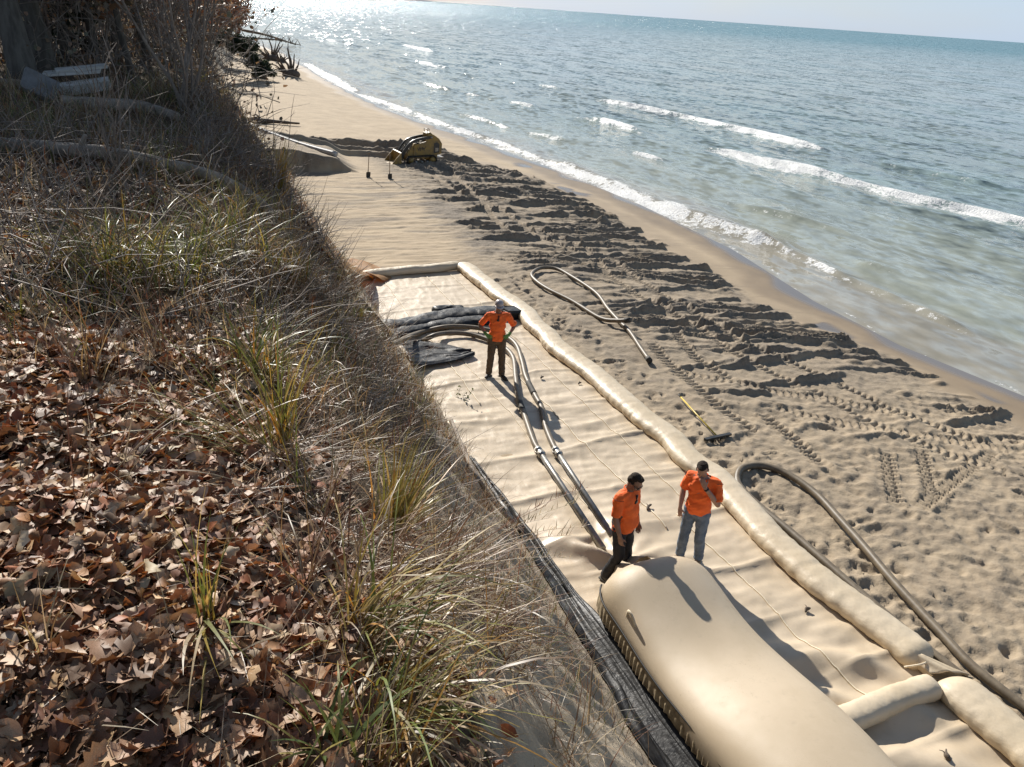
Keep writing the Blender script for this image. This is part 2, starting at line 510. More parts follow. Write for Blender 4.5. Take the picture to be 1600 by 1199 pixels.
    c = mixc(nt, ramp(nt, n1, 0.35, 0.65), (0.52, 0.34, 0.17), (0.45, 0.27, 0.11))
    nt.links.new(c, b.inputs['Base Color']); b.inputs['Roughness'].default_value = 0.7
    t = N(nt, 'ShaderNodeBsdfTranslucent'); t.inputs[0].default_value = (0.75, 0.38, 0.10, 1)
    mx = N(nt, 'ShaderNodeMixShader'); mx.inputs[0].default_value = 0.5
    nt.links.new(b.outputs[0], mx.inputs[1]); nt.links.new(t.outputs[0], mx.inputs[2]); nt.links.new(mx.outputs[0], out.inputs[0])
    M['flap'] = m
    # --- hoses, metal, tools
    M['hose'] = pm('khaki_hose', (0.19, 0.15, 0.10), (0.13, 0.10, 0.065), 9, 0.5, 0.2, 50, 0.004, spec=0.45)
    M['pipe'] = pm('grey_metal_pipe', (0.30, 0.29, 0.27), (0.22, 0.21, 0.19), 9, 0.42, 0.15, 30, 0.003, metal=0.7)
    M['coupling'] = pm('bright_coupling', (0.55, 0.53, 0.48), (0.35, 0.33, 0.29), 20, 0.35, metal=0.8)
    M['rubber'] = pm('black_rubber', (0.025, 0.024, 0.022), (0.06, 0.052, 0.04), 14, 0.75, 0.3, 40, 0.004)
    M['yellow_paint'] = pm('worn_yellow_paint', (0.36, 0.225, 0.05), (0.21, 0.145, 0.06), 5, 0.5, 0.1, 30, 0.003)
    M['black_paint'] = pm('black_paint', (0.022, 0.022, 0.022), (0.05, 0.047, 0.042), 9, 0.35)
    M['steel'] = pm('scraped_steel', (0.34, 0.32, 0.29), (0.20, 0.17, 0.13), 12, 0.4, metal=0.8)
    M['glass_dark'] = pm('dark_glass', (0.03, 0.035, 0.035), None, 5, 0.12)
    M['ylw_handle'] = pm('yellow_handle', (0.62, 0.47, 0.05), (0.5, 0.36, 0.05), 14, 0.4)
    M['wood_handle'] = pm('wooden_handle', (0.24, 0.15, 0.08), (0.17, 0.10, 0.05), 14, 0.6)
    M['white_pipe'] = pm('dull_white_plastic', (0.46, 0.45, 0.44), (0.36, 0.35, 0.33), 6, 0.55)
    # --- wood, stone
    M['drift'] = pm('weathered_driftwood', (0.15, 0.115, 0.085), (0.085, 0.062, 0.045), 7, 0.85, 0.7, 30, 0.02, stretch=(1, 1, 0.3))
    M['bark'] = pm('grey_bark', (0.13, 0.115, 0.095), (0.07, 0.06, 0.05), 9, 0.95, 0.9, 22, 0.03, stretch=(1, 1, 0.25))
    M['twig'] = pm('brown_twig', (0.24, 0.195, 0.16), (0.15, 0.115, 0.09), 6, 0.75)
    M['pole'] = pm('sun_bleached_log', (0.30, 0.25, 0.20), (0.18, 0.145, 0.11), 9, 0.8, 0.5, 40, 0.01, stretch=(0.3, 1, 1))
    M['concrete'] = pm('grey_concrete', (0.19, 0.185, 0.18), (0.14, 0.135, 0.13), 8, 0.9, 0.4, 40, 0.01)
    M['plank'] = pm('weathered_white_board', (0.55, 0.53, 0.49), (0.42, 0.39, 0.34), 9, 0.75, 0.3, 30, 0.006, stretch=(0.3, 1, 1))
    M['leaf'] = plant_mat('dry_leaf', 0.18, 0.55, 0.4, (1, 0.8, 0.7))
    M['grass'] = plant_mat('grass_blade', 0.42, 0.42, 0.5)
    M['needle'] = plant_mat('evergreen_leaf', 0.25, 0.5, 0.4)
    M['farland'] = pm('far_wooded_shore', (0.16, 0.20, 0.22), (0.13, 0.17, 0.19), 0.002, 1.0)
    # --- people
    M['skin'] = pm('skin', (0.40, 0.225, 0.155), (0.34, 0.185, 0.125), 14, 0.5)
    M['skin_d'] = pm('tanned_skin', (0.27, 0.145, 0.095), (0.22, 0.115, 0.075), 14, 0.5)
    M['orange'] = pm('safety_orange_knit', (0.95, 0.16, 0.022), (0.84, 0.13, 0.018), 9, 0.75, 0.35, 24, 0.01)
    M['orange_dark'] = pm('dark_shirt_piping', (0.22, 0.05, 0.02), None, 9, 0.8)
    M['brownpants'] = pm('brown_work_trousers', (0.115, 0.075, 0.045), (0.08, 0.052, 0.032), 10, 0.85, 0.4, 26, 0.01)
    M['blackpants'] = pm('black_trousers', (0.014, 0.014, 0.017), (0.022, 0.022, 0.026), 10, 0.8, 0.4, 26, 0.01)
    M['jeans'] = pm('faded_blue_jeans', (0.165, 0.205, 0.26), (0.085, 0.115, 0.165), 7, 0.85, 0.45, 26, 0.01)
    M['boot'] = pm('dark_boot', (0.03, 0.024, 0.02), (0.05, 0.04, 0.03), 12, 0.6)
    M['tanboot'] = pm('tan_boot', (0.22, 0.15, 0.085), (0.16, 0.105, 0.06), 12, 0.65)
    M['hair'] = pm('dark_hair', (0.022, 0.015, 0.011), (0.045, 0.03, 0.02), 60, 0.8, 1.0, 120, 0.012, spec=0.25)
    M['glove'] = pm('green_glove', (0.12, 0.27, 0.06), (0.09, 0.2, 0.05), 20, 0.7)
    M['cap'] = pm('pale_helmet', (0.46, 0.40, 0.38), (0.40, 0.34, 0.32), 9, 0.3)
    M['shades'] = pm('sunglasses', (0.012, 0.012, 0.013), None, 9, 0.15)
    M['eye'] = pm('eye', (0.10, 0.08, 0.07), None, 9, 0.3)
    M['lip'] = pm('lips', (0.26, 0.12, 0.09), None, 9, 0.5)


make_materials()

# ================================================================== TERRAIN
LAKE_Z = -0.6
_SY = [-60, 5, 11.6, 15.1, 18.9, 24.7, 32.3, 41.3, 54.5, 66, 92, 124, 143, 200, 320, 700]
_SX = [21, 20, 19.2, 18.7, 18.9, 20.0, 20.3, 19.8, 18.1, 16.6, 16.2, 17.2, 15.4, 12, 6, -10]
_BY = [-60, 5, 8, 16, 22, 36, 52, 76, 95, 120, 150, 200, 320, 700]
_BX = [4.1, 4.3, 4.45, 4.6, 4.75, 4.75, 4.85, 5.2, 6.8, 10.5, 12.5, 9.0, 3.0, -13]


def x_shore(y): return np.interp(y, _SY, _SX)
def x_base(y): return np.interp(y, _BY, _BX)


def z_bluff(x, y):
    x = np.asarray(x, float); y = np.asarray(y, float)
    wob = 0.28 * vn(y * 0.45, 0 * y + 3.3, 11) + 0.10 * vn(y * 1.7, 0 * y, 12)
    s = x_base(y) - x
    s2 = s + wob * sm(0.5, 2.5, s)
    top = np.interp(s2, [-3, -0.4, 0, 0.45, 1.2, 2.2, 3.0, 3.7, 4.8, 8, 40, 90], [-0.9, -0.5, 0, 0.5, 1.62, 3.15, 4.42, 5.05, 5.4, 5.5, 6.6, 9])
    rise = np.clip(y - 30, 0, 90) * 0.030 * sm(1.5, 7, s)
    nz = 0.16 * fbm(x * 0.7, y * 0.7, 3, 21) * sm(2.5, 5, s)
    nz += 0.045 * fbm(x * 3.1, y * 3.1, 3, 25)
    face = sm(0.1, 0.8, s) * (1 - sm(2.9, 3.8, s))
    nz += face * (0.26 * fbm(x * 0.7 + 0.5 * y, y * 1.5, 4, 31) + 0.16 * (0.35 - np.abs(fbm(x * 0.9 + y * 0.8, y * 2.2, 3, 33))) + 0.06 * fbm(x * 5, y * 7, 3, 35))
    # small mound near the far crest, seen as a dark hump
    nz += 0.5 * np.exp(-(((x - 0.6) / 0.8) ** 2 + ((y - 16.5) / 0.9) ** 2))
    return top + rise + nz


_LX = np.arange(-16, 14, 0.06); _LY = np.arange(0, 150, 0.12)
_LZ = None


def zl(x, y):
    global _LZ
    if _LZ is None:
        X_, Y_ = np.meshgrid(_LX, _LY); _LZ = z_bluff(X_, Y_)
    i = min(max(int((x + 16) / 0.06), 0), len(_LX) - 2); j = min(max(int(y / 0.12), 0), len(_LY) - 2)
    a = (x + 16) / 0.06 - i; b = y / 0.12 - j
    return float((_LZ[j, i] * (1 - a) + _LZ[j, i + 1] * a) * (1 - b) + (_LZ[j + 1, i] * (1 - a) + _LZ[j + 1, i + 1] * a) * b)


def veg_mask(x, y):
    s = x_base(y) - x
    edge = np.interp(y, [0, 4, 6.5, 8, 10, 14, 60, 90], [3.1, 3.1, 2.8, 2.0, 0.9, 0.4, 0.6, 1.5])
    return sm(-0.35, 0.35, s - edge + 0.35 * vn(x * 1.7, y * 1.7, 41))


def hit(px, py, zf=None, tmin=0.6, tmax=140):
    """photo pixel -> first point of the bluff surface along that ray"""
    zf = zf or z_bluff
    v = ray(px, py); t = np.geomspace(tmin, tmax, 3000)
    P = CAM_POS[None] + v[None] * t[:, None]
    b = P[:, 2] < zf(P[:, 0], P[:, 1])
    return P[np.argmax(b)] if b.any() else P[-1]


def build_bluff():
    xs = np.concatenate([-np.geomspace(90, 2.6, 45), np.arange(-2.5, 5.4, 0.045), [5.8, 6.5, 7.5, 9, 11, 13, 15]])
    ys = np.concatenate([np.linspace(-40, 0, 12), np.arange(0.15, 9, 0.05), np.arange(9, 24, 0.10), np.arange(24, 60, 0.35), np.geomspace(60, 520, 60)])
    X, Y = np.meshgrid(xs, ys)
    Z = z_bluff(X, Y)
    vg = veg_mask(X, Y)
    me = raw_mesh('bluff', np.stack([X, Y, Z], -1).reshape(-1, 3), None, grid_faces(len(ys), len(xs)), True, None, {'veg': vg})
    return tag(link('bluff', me, M['bluff']), None, None, None, 'structure')


TRACKS = [
    [(671, 269), (706, 301), (752, 315), (769, 343), (790, 364)], [(703, 269), (738, 304), (780, 329), (811, 350), (836, 371)],
    [(928, 403), (950, 431), (987, 456), (1037, 481), (1081, 506), (1128, 540), (1168, 562), (1218, 587), (1262, 606)],
    [(953, 400), (975, 422), (1015, 447), (1059, 472), (1106, 497), (1153, 528), (1194, 547), (1237, 562), (1300, 587)],
    [(836, 371), (880, 385), (928, 403)], [(811, 350), (880, 375), (953, 400)],
    [(1012, 537), (1031, 559), (1050, 578), (1120, 640), (1190, 690)], [(1050, 516), (1072, 547), (1090, 565), (1150, 600)],
    [(1044, 584), (1112, 594), (1206, 612), (1300, 619), (1420, 640)], [(1197, 637), (1300, 656), (1400, 668), (1600, 690)],
    [(1184, 644), (1206, 662), (1247, 697), (1290, 740)], [(1260, 600), (1330, 640), (1450, 690), (1600, 735)],
    [(1300, 587), (1380, 625), (1480, 660), (1600, 700)], [(1385, 700), (1392, 760), (1400, 800)], [(1440, 690), (1450, 745), (1462, 790)],
    [(1560, 690), (1500, 740), (1430, 800)],
]


def beach_field(X, Y):
    """height, moisture, wetness, standing water of the beach"""
    xsr = x_shore(Y)
    base = np.where(X < xsr, -0.6 * np.clip((X - 9.5) / np.maximum(xsr - 9.5, 1), 0, 1) ** 1.25, -0.6 - 0.075 * (X - xsr))
    nz = 0.05 * fbm(X * 0.35, Y * 0.35, 3, 51)
    Z = base + nz * (1 - sm(-2.5, -0.5, X - xsr))
    # dug-up zone
    xr = np.interp(Y, [3, 8, 13, 19, 26, 33, 38, 42.5], [17.2, 17.2, 17.6, 16.6, 17.2, 17.6, 16.5, 14.5]) + 0.5 * vn(Y * 0.9, Y * 0, 60)
    xl = np.interp(Y, [3, 12, 22, 24, 30, 38, 42], [8.2, 8.4, 8.4, 8.7, 9.3, 9.4, 9.0])
    inz = sm(-0.6, 0.9, X - xl) * (1 - sm(-0.35, 0.25, X - xr)) * (1 - sm(41.0, 43.0, Y))
    D = np.zeros_like(Z)
    lump = fbm(X * 1.6, Y * 1.6, 4, 61)
    D += inz * (0.045 * lump + 0.03 * fbm(X * 6, Y * 6, 3, 65))
    # windrows pushed up by the machine
    rg = random.Random(5)
    xs1, ys1 = X[0], Y[:, 0]
    R_ = np.zeros_like(Z)
    n = 0
    rows = []
    y = 8.8
    while y < 43.5:
        k = 5 if y > 14 else 3
        for _ in range(k):
            rows.append(y + rg.uniform(-0.3, 0.3))
        y += rg.uniform(0.55, 0.95)
    for yr in rows:
        xe = float(np.interp(yr, [3, 8, 13, 19, 26, 33, 38, 44], [17.0, 17.2, 17.6, 16.6, 17.2, 17.6, 16.8, 14])) + rg.uniform(-0.9, 0.25)
        if rg.random() < 0.38: xe -= rg.uniform(1.5, 5)
        L = rg.uniform(2.5, 8.5)
        if yr < 14: L = rg.uniform(1.0, 3.5)
        sl_ = rg.uniform(-0.30, 0.08) if yr < 34 else rg.uniform(-0.32, -0.1)
        A = 0.055 + 0.17 * rg.random() ** 1.6 * (0.75 if yr < 13 else 1.0) * (1 + 0.012 * (yr - 14)); w = rg.uniform(0.05, 0.125) * (1 + 0.015 * max(yr - 14, 0))
        x0 = max(xe - L, 8.9 + rg.uniform(0, 1.2))
        if xe - x0 < 0.5: continue
        i0, i1 = np.searchsorted(xs1, [x0 - 0.6, xe + 0.6]); 
        ya, yb = sorted((yr - sl_ * (xe - x0), yr)); j0, j1 = np.searchsorted(ys1, [ya - 1.3, yb + 1.3])
        if i1 - i0 < 3 or j1 - j0 < 3: continue
        x_, y_ = X[j0:j1, i0:i1], Y[j0:j1, i0:i1]
        sd_ = rg.randint(100, 9000)
        yc = yr + sl_ * (x_ - xe) + 0.35 * vn(x_ * 0.45, x_ * 0, sd_) + 0.035 * vn(x_ * 3, x_ * 0, sd_ + 1)
        d = y_ - yc
        ww = w * (1 + 0.5 * vn(x_ * 1.3, x_ * 0 + 9, sd_ + 2))
        prof = np.where(d < 0, np.exp(-(d / (ww * 0.55)) ** 2), np.exp(-(d / (ww * 1.7)) ** 2))
        trench = -0.35 * np.exp(-((d + 2.0 * ww) / (ww * 0.9)) ** 2)
        env = sm(x0, x0 + 0.5 + 0.4 * L * 0.5, x_) * (1 - sm(xe - 0.12, xe + 0.15, x_)) * (0.80 + 0.38 * vn(x_ * 0.7, x_ * 0 + 4, sd_ + 3) + 0.12 * vn(x_ * 6, y_ * 6, sd_ + 5))
        R_[j0:j1, i0:i1] = np.maximum(R_[j0:j1, i0:i1], A * np.clip(env, 0, 2) * prof) + 0.4 * A * np.clip(env, 0, 1) * trench
    rough = 1 + 0.35 * fbm(X * 7, Y * 7, 3, 71)
    D += R_ * rough
    # big pushed heaps (clods) along the water side
    for _ in range(60):
        cy = rg.uniform(8, 42); cx = float(np.interp(cy, [3, 8, 13, 19, 26, 33, 38, 44], [17.0, 17.2, 17.6, 16.6, 17.2, 17.6, 16.8, 14])) - abs(rg.gauss(0, 1.6)); r = rg.uniform(0.10, 0.24)
        i0, i1 = np.searchsorted(xs1, [cx - 3 * r, cx + 3 * r]); j0, j1 = np.searchsorted(ys1, [cy - 2 * r, cy + 2 * r])
        x_, y_ = X[j0:j1, i0:i1], Y[j0:j1, i0:i1]
        D[j0:j1, i0:i1] += r * 0.55 * np.exp(-(((x_ - cx) / (r * 1.4)) ** 2 + ((y_ - cy) / (r * 0.8)) ** 2) ** 1.5)
    # machine tracks: pressed flat with tread bars
    flat = np.zeros_like(Z); tread = np.zeros_like(Z)
    for t in TRACKS:
        poly = [tuple(G(px, py, -0.12)[:2]) for px, py in t]
        xa, xb = min(p[0] for p in poly) - 0.4, max(p[0] for p in poly) + 0.4; ya, yb = min(p[1] for p in poly) - 0.4, max(p[1] for p in poly) + 0.4
        i0, i1 = np.searchsorted(xs1, [xa, xb]); j0, j1 = np.searchsorted(ys1, [ya, yb])
        if i1 - i0 < 3 or j1 - j0 < 3: continue
        x_, y_ = X[j0:j1, i0:i1], Y[j0:j1, i0:i1]
        d, arc, side, L = seg_dist(x_, y_, poly)
        m = (1 - sm(0.12, 0.17, d)) * sm(0, 0.4, arc) * (1 - sm(L - 0.4, L, arc))
        fl = flat[j0:j1, i0:i1]; tr = tread[j0:j1, i0:i1]
        new = m > fl
        flat[j0:j1, i0:i1] = np.maximum(fl, m)
        bar = 0.5 + 0.5 * np.tanh(4 * np.sin(2 * math.pi * (arc + 0.35 * np.abs(side)) / 0.17))
        tread[j0:j1, i0:i1] = np.where(new, m * (-0.05 + 0.055 * bar) + 0.045 * np.exp(-((d - 0.19) / 0.04) ** 2), tr)
    D = D * (1 - 0.8 * flat) + tread
    # footprints and scuffed sand beside the fabric and in the near corner
    F1 = np.zeros_like(Z)
    for _ in range(430):
        if rg.random() < 0.62: cy = rg.uniform(3.2, 22); cx = 8.45 + abs(rg.gauss(0, 0.75)) + 0.1
        else: cy = rg.uniform(3, 12); cx = rg.uniform(8.7, 17)
        if cy > 14 and cx > 10: continue
        r = rg.uniform(0.04, 0.13); el = rg.uniform(1.0, 2.3); an = rg.uniform(0, 3.14); dp = rg.uniform(0.015, 0.055)
        i0, i1 = np.searchsorted(xs1, [cx - 0.4, cx + 0.4]); j0, j1 = np.searchsorted(ys1, [cy - 0.4, cy + 0.4])
        x_, y_ = X[j0:j1, i0:i1] - cx, Y[j0:j1, i0:i1] - cy
        q = np.hypot((x_ * math.cos(an) + y_ * math.sin(an)) / (r * el), (y_ * math.cos(an) - x_ * math.sin(an)) / r)
        F1[j0:j1, i0:i1] += -dp * np.exp(-q ** 4) + 0.45 * dp * np.exp(-((q - 1.25) / 0.28) ** 2)
    near = (1 - sm(11, 14, Y)) * sm(8.2, 8.8, X) * (1 - sm(16.2, 17.2, X))
    F1 = np.clip(F1, -0.11, 0.08) + near * (0.05 * fbm(X * 2.2, Y * 2.6, 3, 81) + 0.045 * (0.3 - np.abs(fbm(X * 3.4, Y * 4.2, 3, 83))) + 0.025 * fbm(X * 10, Y * 10, 3, 85))
    D += F1 * (1 - 0.85 * flat)
    # graded platform: faint scrape lines
    plat = sm(22.5, 23.5, Y) * (1 - sm(37.0, 39.5, Y)) * (1 - sm(9.2, 11.5, X))
    D += plat * (0.030 * fbm(X * 0.7, Y * 5.5, 3, 91) + 0.022 * fbm(X * 4, Y * 6, 3, 95))
    # undug far beach: gentle scuffs
    farb = sm(43, 46, Y) * (1 - sm(-2.5, -0.8, X - xsr))
    D += farb * 0.03 * fbm(X * 2.0, Y * 2.0, 4, 97)
    # cut bank left of the loader: a block of sand with a steep face to the camera
    front = 37.7 + 0.25 * vn(X * 1.1, X * 0, 99) + 0.10 * vn(X * 4, X * 0, 98)
    bank = sm(0, 0.35, Y - front) * (1 - sm(42.6, 44.5, Y)) * (1 - sm(7.3, 8.5, X + 0.2 * vn(Y * 2, Y * 0, 96)))
    D += bank * (1.0 - 0.20 * np.clip(X - 5, 0, 4) + 0.05 * fbm(X * 3, Y * 3, 3, 94))
    # long scrape ridges running past the loader
    for off, A in ((43.6, 0.30), (44.7, 0.42), (45.8, 0.26), (42.4, 0.24), (46.8, 0.14)):
        yc = off - 0.16 * (X - 5) + 0.25 * vn(X * 0.5, X * 0, int(off * 10))
        d = Y - yc
        D += A * np.where(d < 0, np.exp(-(d / 0.16) ** 2), np.exp(-(d / 0.5) ** 2)) * sm(4.5, 6, X) * (1 - sm(13.5, 15.5, X)) * (1 + 0.4 * fbm(X * 3, Y * 3, 2, 93))
    Z = Z + D
    wet = sm(-2.3, -1.0, X - xsr + 0.55 * vn(Y * 0.35, Y * 0, 92) + 0.15 * vn(X * 1.5, Y * 1.5, 90))
    wet = np.maximum(wet, (1 - sm(0.2, 1.2, np.abs(X - xr - 0.5))) * 0.55 * (Y < 42))
    pool = sm(0.30, 0.5, fbm(X * 0.55 + 3, Y * 0.55, 3, 89)) * sm(0.0, 0.5, X - xr) * (1 - sm(-1.4, -0.9, X - xsr)) * (1 - sm(41, 43, Y))
    pool = np.maximum(pool, sm(-0.75, -0.15, X - xsr + 0.4 * vn(Y * 0.6, Y * 0, 87)))
    moist = np.clip(inz * (0.62 + 0.3 * lump) + 0.35 * sm(0.03, 0.12, R_) + 0.75 * plat * sm(-0.05, 0.35, fbm(X * 0.5, Y * 2.6, 4, 86)) + near * 0.12 + bank * 0.5 + sm(0.02, 0.1, D) * (Y > 42) * 0.7, 0, 1)
    moist = moist * (1 - 0.45 * near)
    return Z, moist, np.clip(wet, 0, 1), np.clip(pool, 0, 1)


def build_beach():
    xs = np.concatenate([np.arange(3.6, 8.2, 0.10), np.arange(8.2, 18.3, 0.045), np.arange(18.3, 22, 0.10), np.geomspace(22, 60, 16)])
    ys = [1.2]
    while ys[-1] < 47: ys.append(ys[-1] + (0.042 if ys[-1] < 15 else 0.042 + (ys[-1] - 15) * 0.0016))
    ys = np.concatenate([[-60, -20, -5], ys, np.arange(47.2, 90, 0.35), np.geomspace(90, 700, 60)])
    X, Y = np.meshgrid(xs, ys)
    Z, mo, we, po = beach_field(X, Y)
    me = raw_mesh('beach', np.stack([X, Y, Z], -1).reshape(-1, 3), None, grid_faces(len(ys), len(xs)), True, None, {'moist': mo, 'wet': we, 'pool': po})
    o = tag(link('beach', me, M['beach']), None, None, None, 'structure')
    return o, xs, ys, Z


bluff = build_bluff()
beach, BXS, BYS, BZ = build_beach()


def z_beach(x, y):
    i = int(np.clip(np.searchsorted(BXS, x), 1, len(BXS) - 1)); j = int(np.clip(np.searchsorted(BYS, y), 1, len(BYS) - 1))
    return float(BZ[j, i])


# ------------------------------------------------------------------ lake
FOAM = [  # breaking crests: photo pixels on the lake surface, half width, strength
    ([(1075, 224), (1150, 240), (1250, 265), (1330, 285), (1400, 303), (1500, 325), (1620, 353), (1760, 388)], 0.60, 1.0),
    ([(925, 154), (1000, 168), (1100, 190), (1200, 213), (1312, 241)], 0.66, 0.95),
    ([(876, 183), (940, 190), (1022, 212)], 0.5, 0.85), ([(973, 234), (1052, 251)], 0.4, 0.8),
    ([(617, 68), (696, 84)], 0.5, 0.9), ([(640, 93), (713, 110)], 0.5, 0.85), ([(720, 143), (755, 150)], 0.35, 0.7), ([(745, 108), (782, 113)], 0.38, 0.7),
    ([(832, 131), (888, 140)], 0.4, 0.8), ([(783, 157), (860, 171)], 0.36, 0.8), ([(794, 198), (920, 224)], 0.4, 0.62), ([(650, 128), (720, 146)], 0.5, 0.6),
    ([(880, 262), (940, 284), (1010, 314), (1080, 338), (1150, 361), (1182, 373)], 0.62, 1.0),
    ([(1182, 373), (1215, 386), (1262, 401), (1320, 430), (1392, 460)], 0.22, 0.75),
    ([(560, 146), (620, 166), (700, 196), (780, 222), (880, 262)], 0.42, 0.85), ([(470, 96), (520, 122), (560, 146)], 0.5, 0.8),
    ([(700, 170), (760, 186), (820, 208)], 0.3, 0.6), ([(1392, 460), (1460, 490), (1540, 525)], 0.18, 0.5), ([(1100, 300), (1250, 345), (1420, 395)], 0.25, 0.35), ([(1320, 243), (1450, 268), (1600, 300)], 0.35, 0.3), ([(1345, 410), (1385, 420)], 0.2, 0.5), ([(560, 100), (600, 108)], 0.5, 0.6), ([(500, 60), (560, 72)], 0.7, 0.7),
]


def build_lake():
    xs = np.concatenate([np.arange(13, 48, 0.17), np.geomspace(48, 60000, 130)])
    ys = np.concatenate([[-30000, -3000, -400, -60, -10], np.arange(2, 46, 0.26), np.arange(46, 90, 0.5), np.geomspace(90, 60000, 130)])
    X, Y = np.meshgrid(xs, ys)
    xsr = x_shore(Y)
    off = X - xsr
    fade = 1 - sm(60, 140, np.hypot(X, Y))
    ph = X * 1.18 + 1.6 * fbm(X * 0.05, Y * 0.06, 2, 201) * 3 + 0.05 * Y
    Z = LAKE_Z + fade * sm(0.3, 4, off) * (0.07 * np.sin(ph) * (1 + fbm(X * 0.1, Y * 0.07, 2, 203)) + 0.035 * fbm(X * 0.9, Y * 0.4, 3, 205))
    Z += fade * sm(0.1, 1.5, off) * 0.018 * fbm(X * 2.6, Y * 1.2, 3, 206)
    fo = np.zeros_like(Z)
    for px, w, st in FOAM:
        poly = [tuple(G(a, b, LAKE_Z + 0.08)[:2]) for a, b in px]
        xa, xb = min(p[0] for p in poly) - 4, max(p[0] for p in poly) + 4; ya, yb = min(p[1] for p in poly) - 4, max(p[1] for p in poly) + 4
        i0, i1 = np.searchsorted(xs, [xa, xb]); j0, j1 = np.searchsorted(ys, [ya, yb])
        x_, y_ = X[j0:j1, i0:i1], Y[j0:j1, i0:i1]
        d, arc, side, L = seg_dist(x_, y_, poly)
        sgn = x_ - np.interp(y_, sorted(p[1] for p in poly), [p[0] for p in sorted(poly, key=lambda q: q[1])])   # + is seaward
        el = min(4.0, L * .45); end = sm(-0.2, el, arc) * (1 - sm(L - el, L + 0.2, arc)); end = end if L > 3 else np.sqrt(end)
        if w in (0.42, 0.62, 0.22): end = np.ones_like(end) * (0.9 if w != 0.22 else 0.8)
        dn = d + 0.55 * w * fbm(y_ * 0.9, x_ * 0.9, 3, 209)
        shoreward = np.where(sgn < 0, 1.0, 0.0)
        f = np.where(sgn < 0, np.exp(-np.abs(dn / (w * 1.7)) ** 1.3), np.exp(-np.abs(dn / (w * 0.9)) ** 1.3)) * st * end * (0.85 + 0.45 * vn(arc * 0.5, arc * 0 + w, 219))
        f += 0.30 * np.exp(-(np.maximum(d - w, 0) / (w * 1.6)) ** 2) * st * end * (sgn < 0)
        fo[j0:j1, i0:i1] = np.maximum(fo[j0:j1, i0:i1], f)
        amp = (0.34 if w > 0.45 else 0.18)
        Z[j0:j1, i0:i1] += amp * end * np.where(sgn < 0, np.exp(-(d / (w * 0.7)) ** 2), np.exp(-(d / (w * 2.2)) ** 2)) * sm(0.0, 1.2, x_ - xsr[j0:j1, i0:i1])
    # lacy edge of the swash
    edge = np.abs(off - 0.12 - 0.25 * vn(Y * 0.7, Y * 0, 211))
    fo = np.maximum(fo, 0.55 * np.exp(-(edge / 0.10) ** 2) * (Y < 150))
    fo *= (0.85 + 0.3 * fbm(X * 1.5, Y * 1.5, 2, 213))
    shal = 1 - sm(0, 1, (off - 0.3) / 24.0)
    shal = np.clip(shal ** 1.2 + 0.10 * fbm(X * 0.12, Y * 0.05, 2, 215) * (off < 40), 0, 1)
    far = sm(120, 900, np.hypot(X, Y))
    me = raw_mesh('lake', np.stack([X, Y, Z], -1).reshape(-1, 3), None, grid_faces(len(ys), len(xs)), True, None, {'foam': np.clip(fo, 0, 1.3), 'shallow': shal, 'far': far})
    return tag(link('lake', me, M['lake']), None, None, None, 'structure')


build_lake()


def build_far_shore():
    """low wooded point far down the lake"""
    n = 60; t = np.linspace(0, 1, n)
    a0, a1 = math.atan2(ray(560, 0)[0], ray(560, 0)[1]) - 0.12, math.atan2(ray(712, 4)[0], ray(712, 4)[1])
    d = 9000.0
    mb = MB()
    an = a0 + (a1 - a0) * t
    h = 95 * (1 - sm(0.35, 1.0, t)) * (1 + 0.18 * fbm(t * 25, t * 0, 4, 301)) + 2
    P0 = np.stack([np.sin(an) * d, np.cos(an) * d, np.full(n, LAKE_Z - 3)], -1)
    P1 = np.stack([np.sin(an) * (d + 200), np.cos(an) * (d + 200), h * 0.8], -1)
    P2 = np.stack([np.sin(an) * (d + 900), np.cos(an) * (d + 900), h], -1)
    P3 = np.stack([np.sin(an) * (d + 1500), np.cos(an) * (d + 1500), np.full(n, LAKE_Z - 3)], -1)
    V = np.stack([P0, P1, P2, P3], 0).reshape(-1, 3)
    mb.add(V, grid_faces(4, n))
    tag(mb.build('far_shore', M['farland']), None, None, None, 'structure')


build_far_shore()

# ================================================================== FABRIC WORKS
AP_X0, AP_X1, AP_Y0, AP_Y1 = 4.42, 8.22, 1.6, 22.15


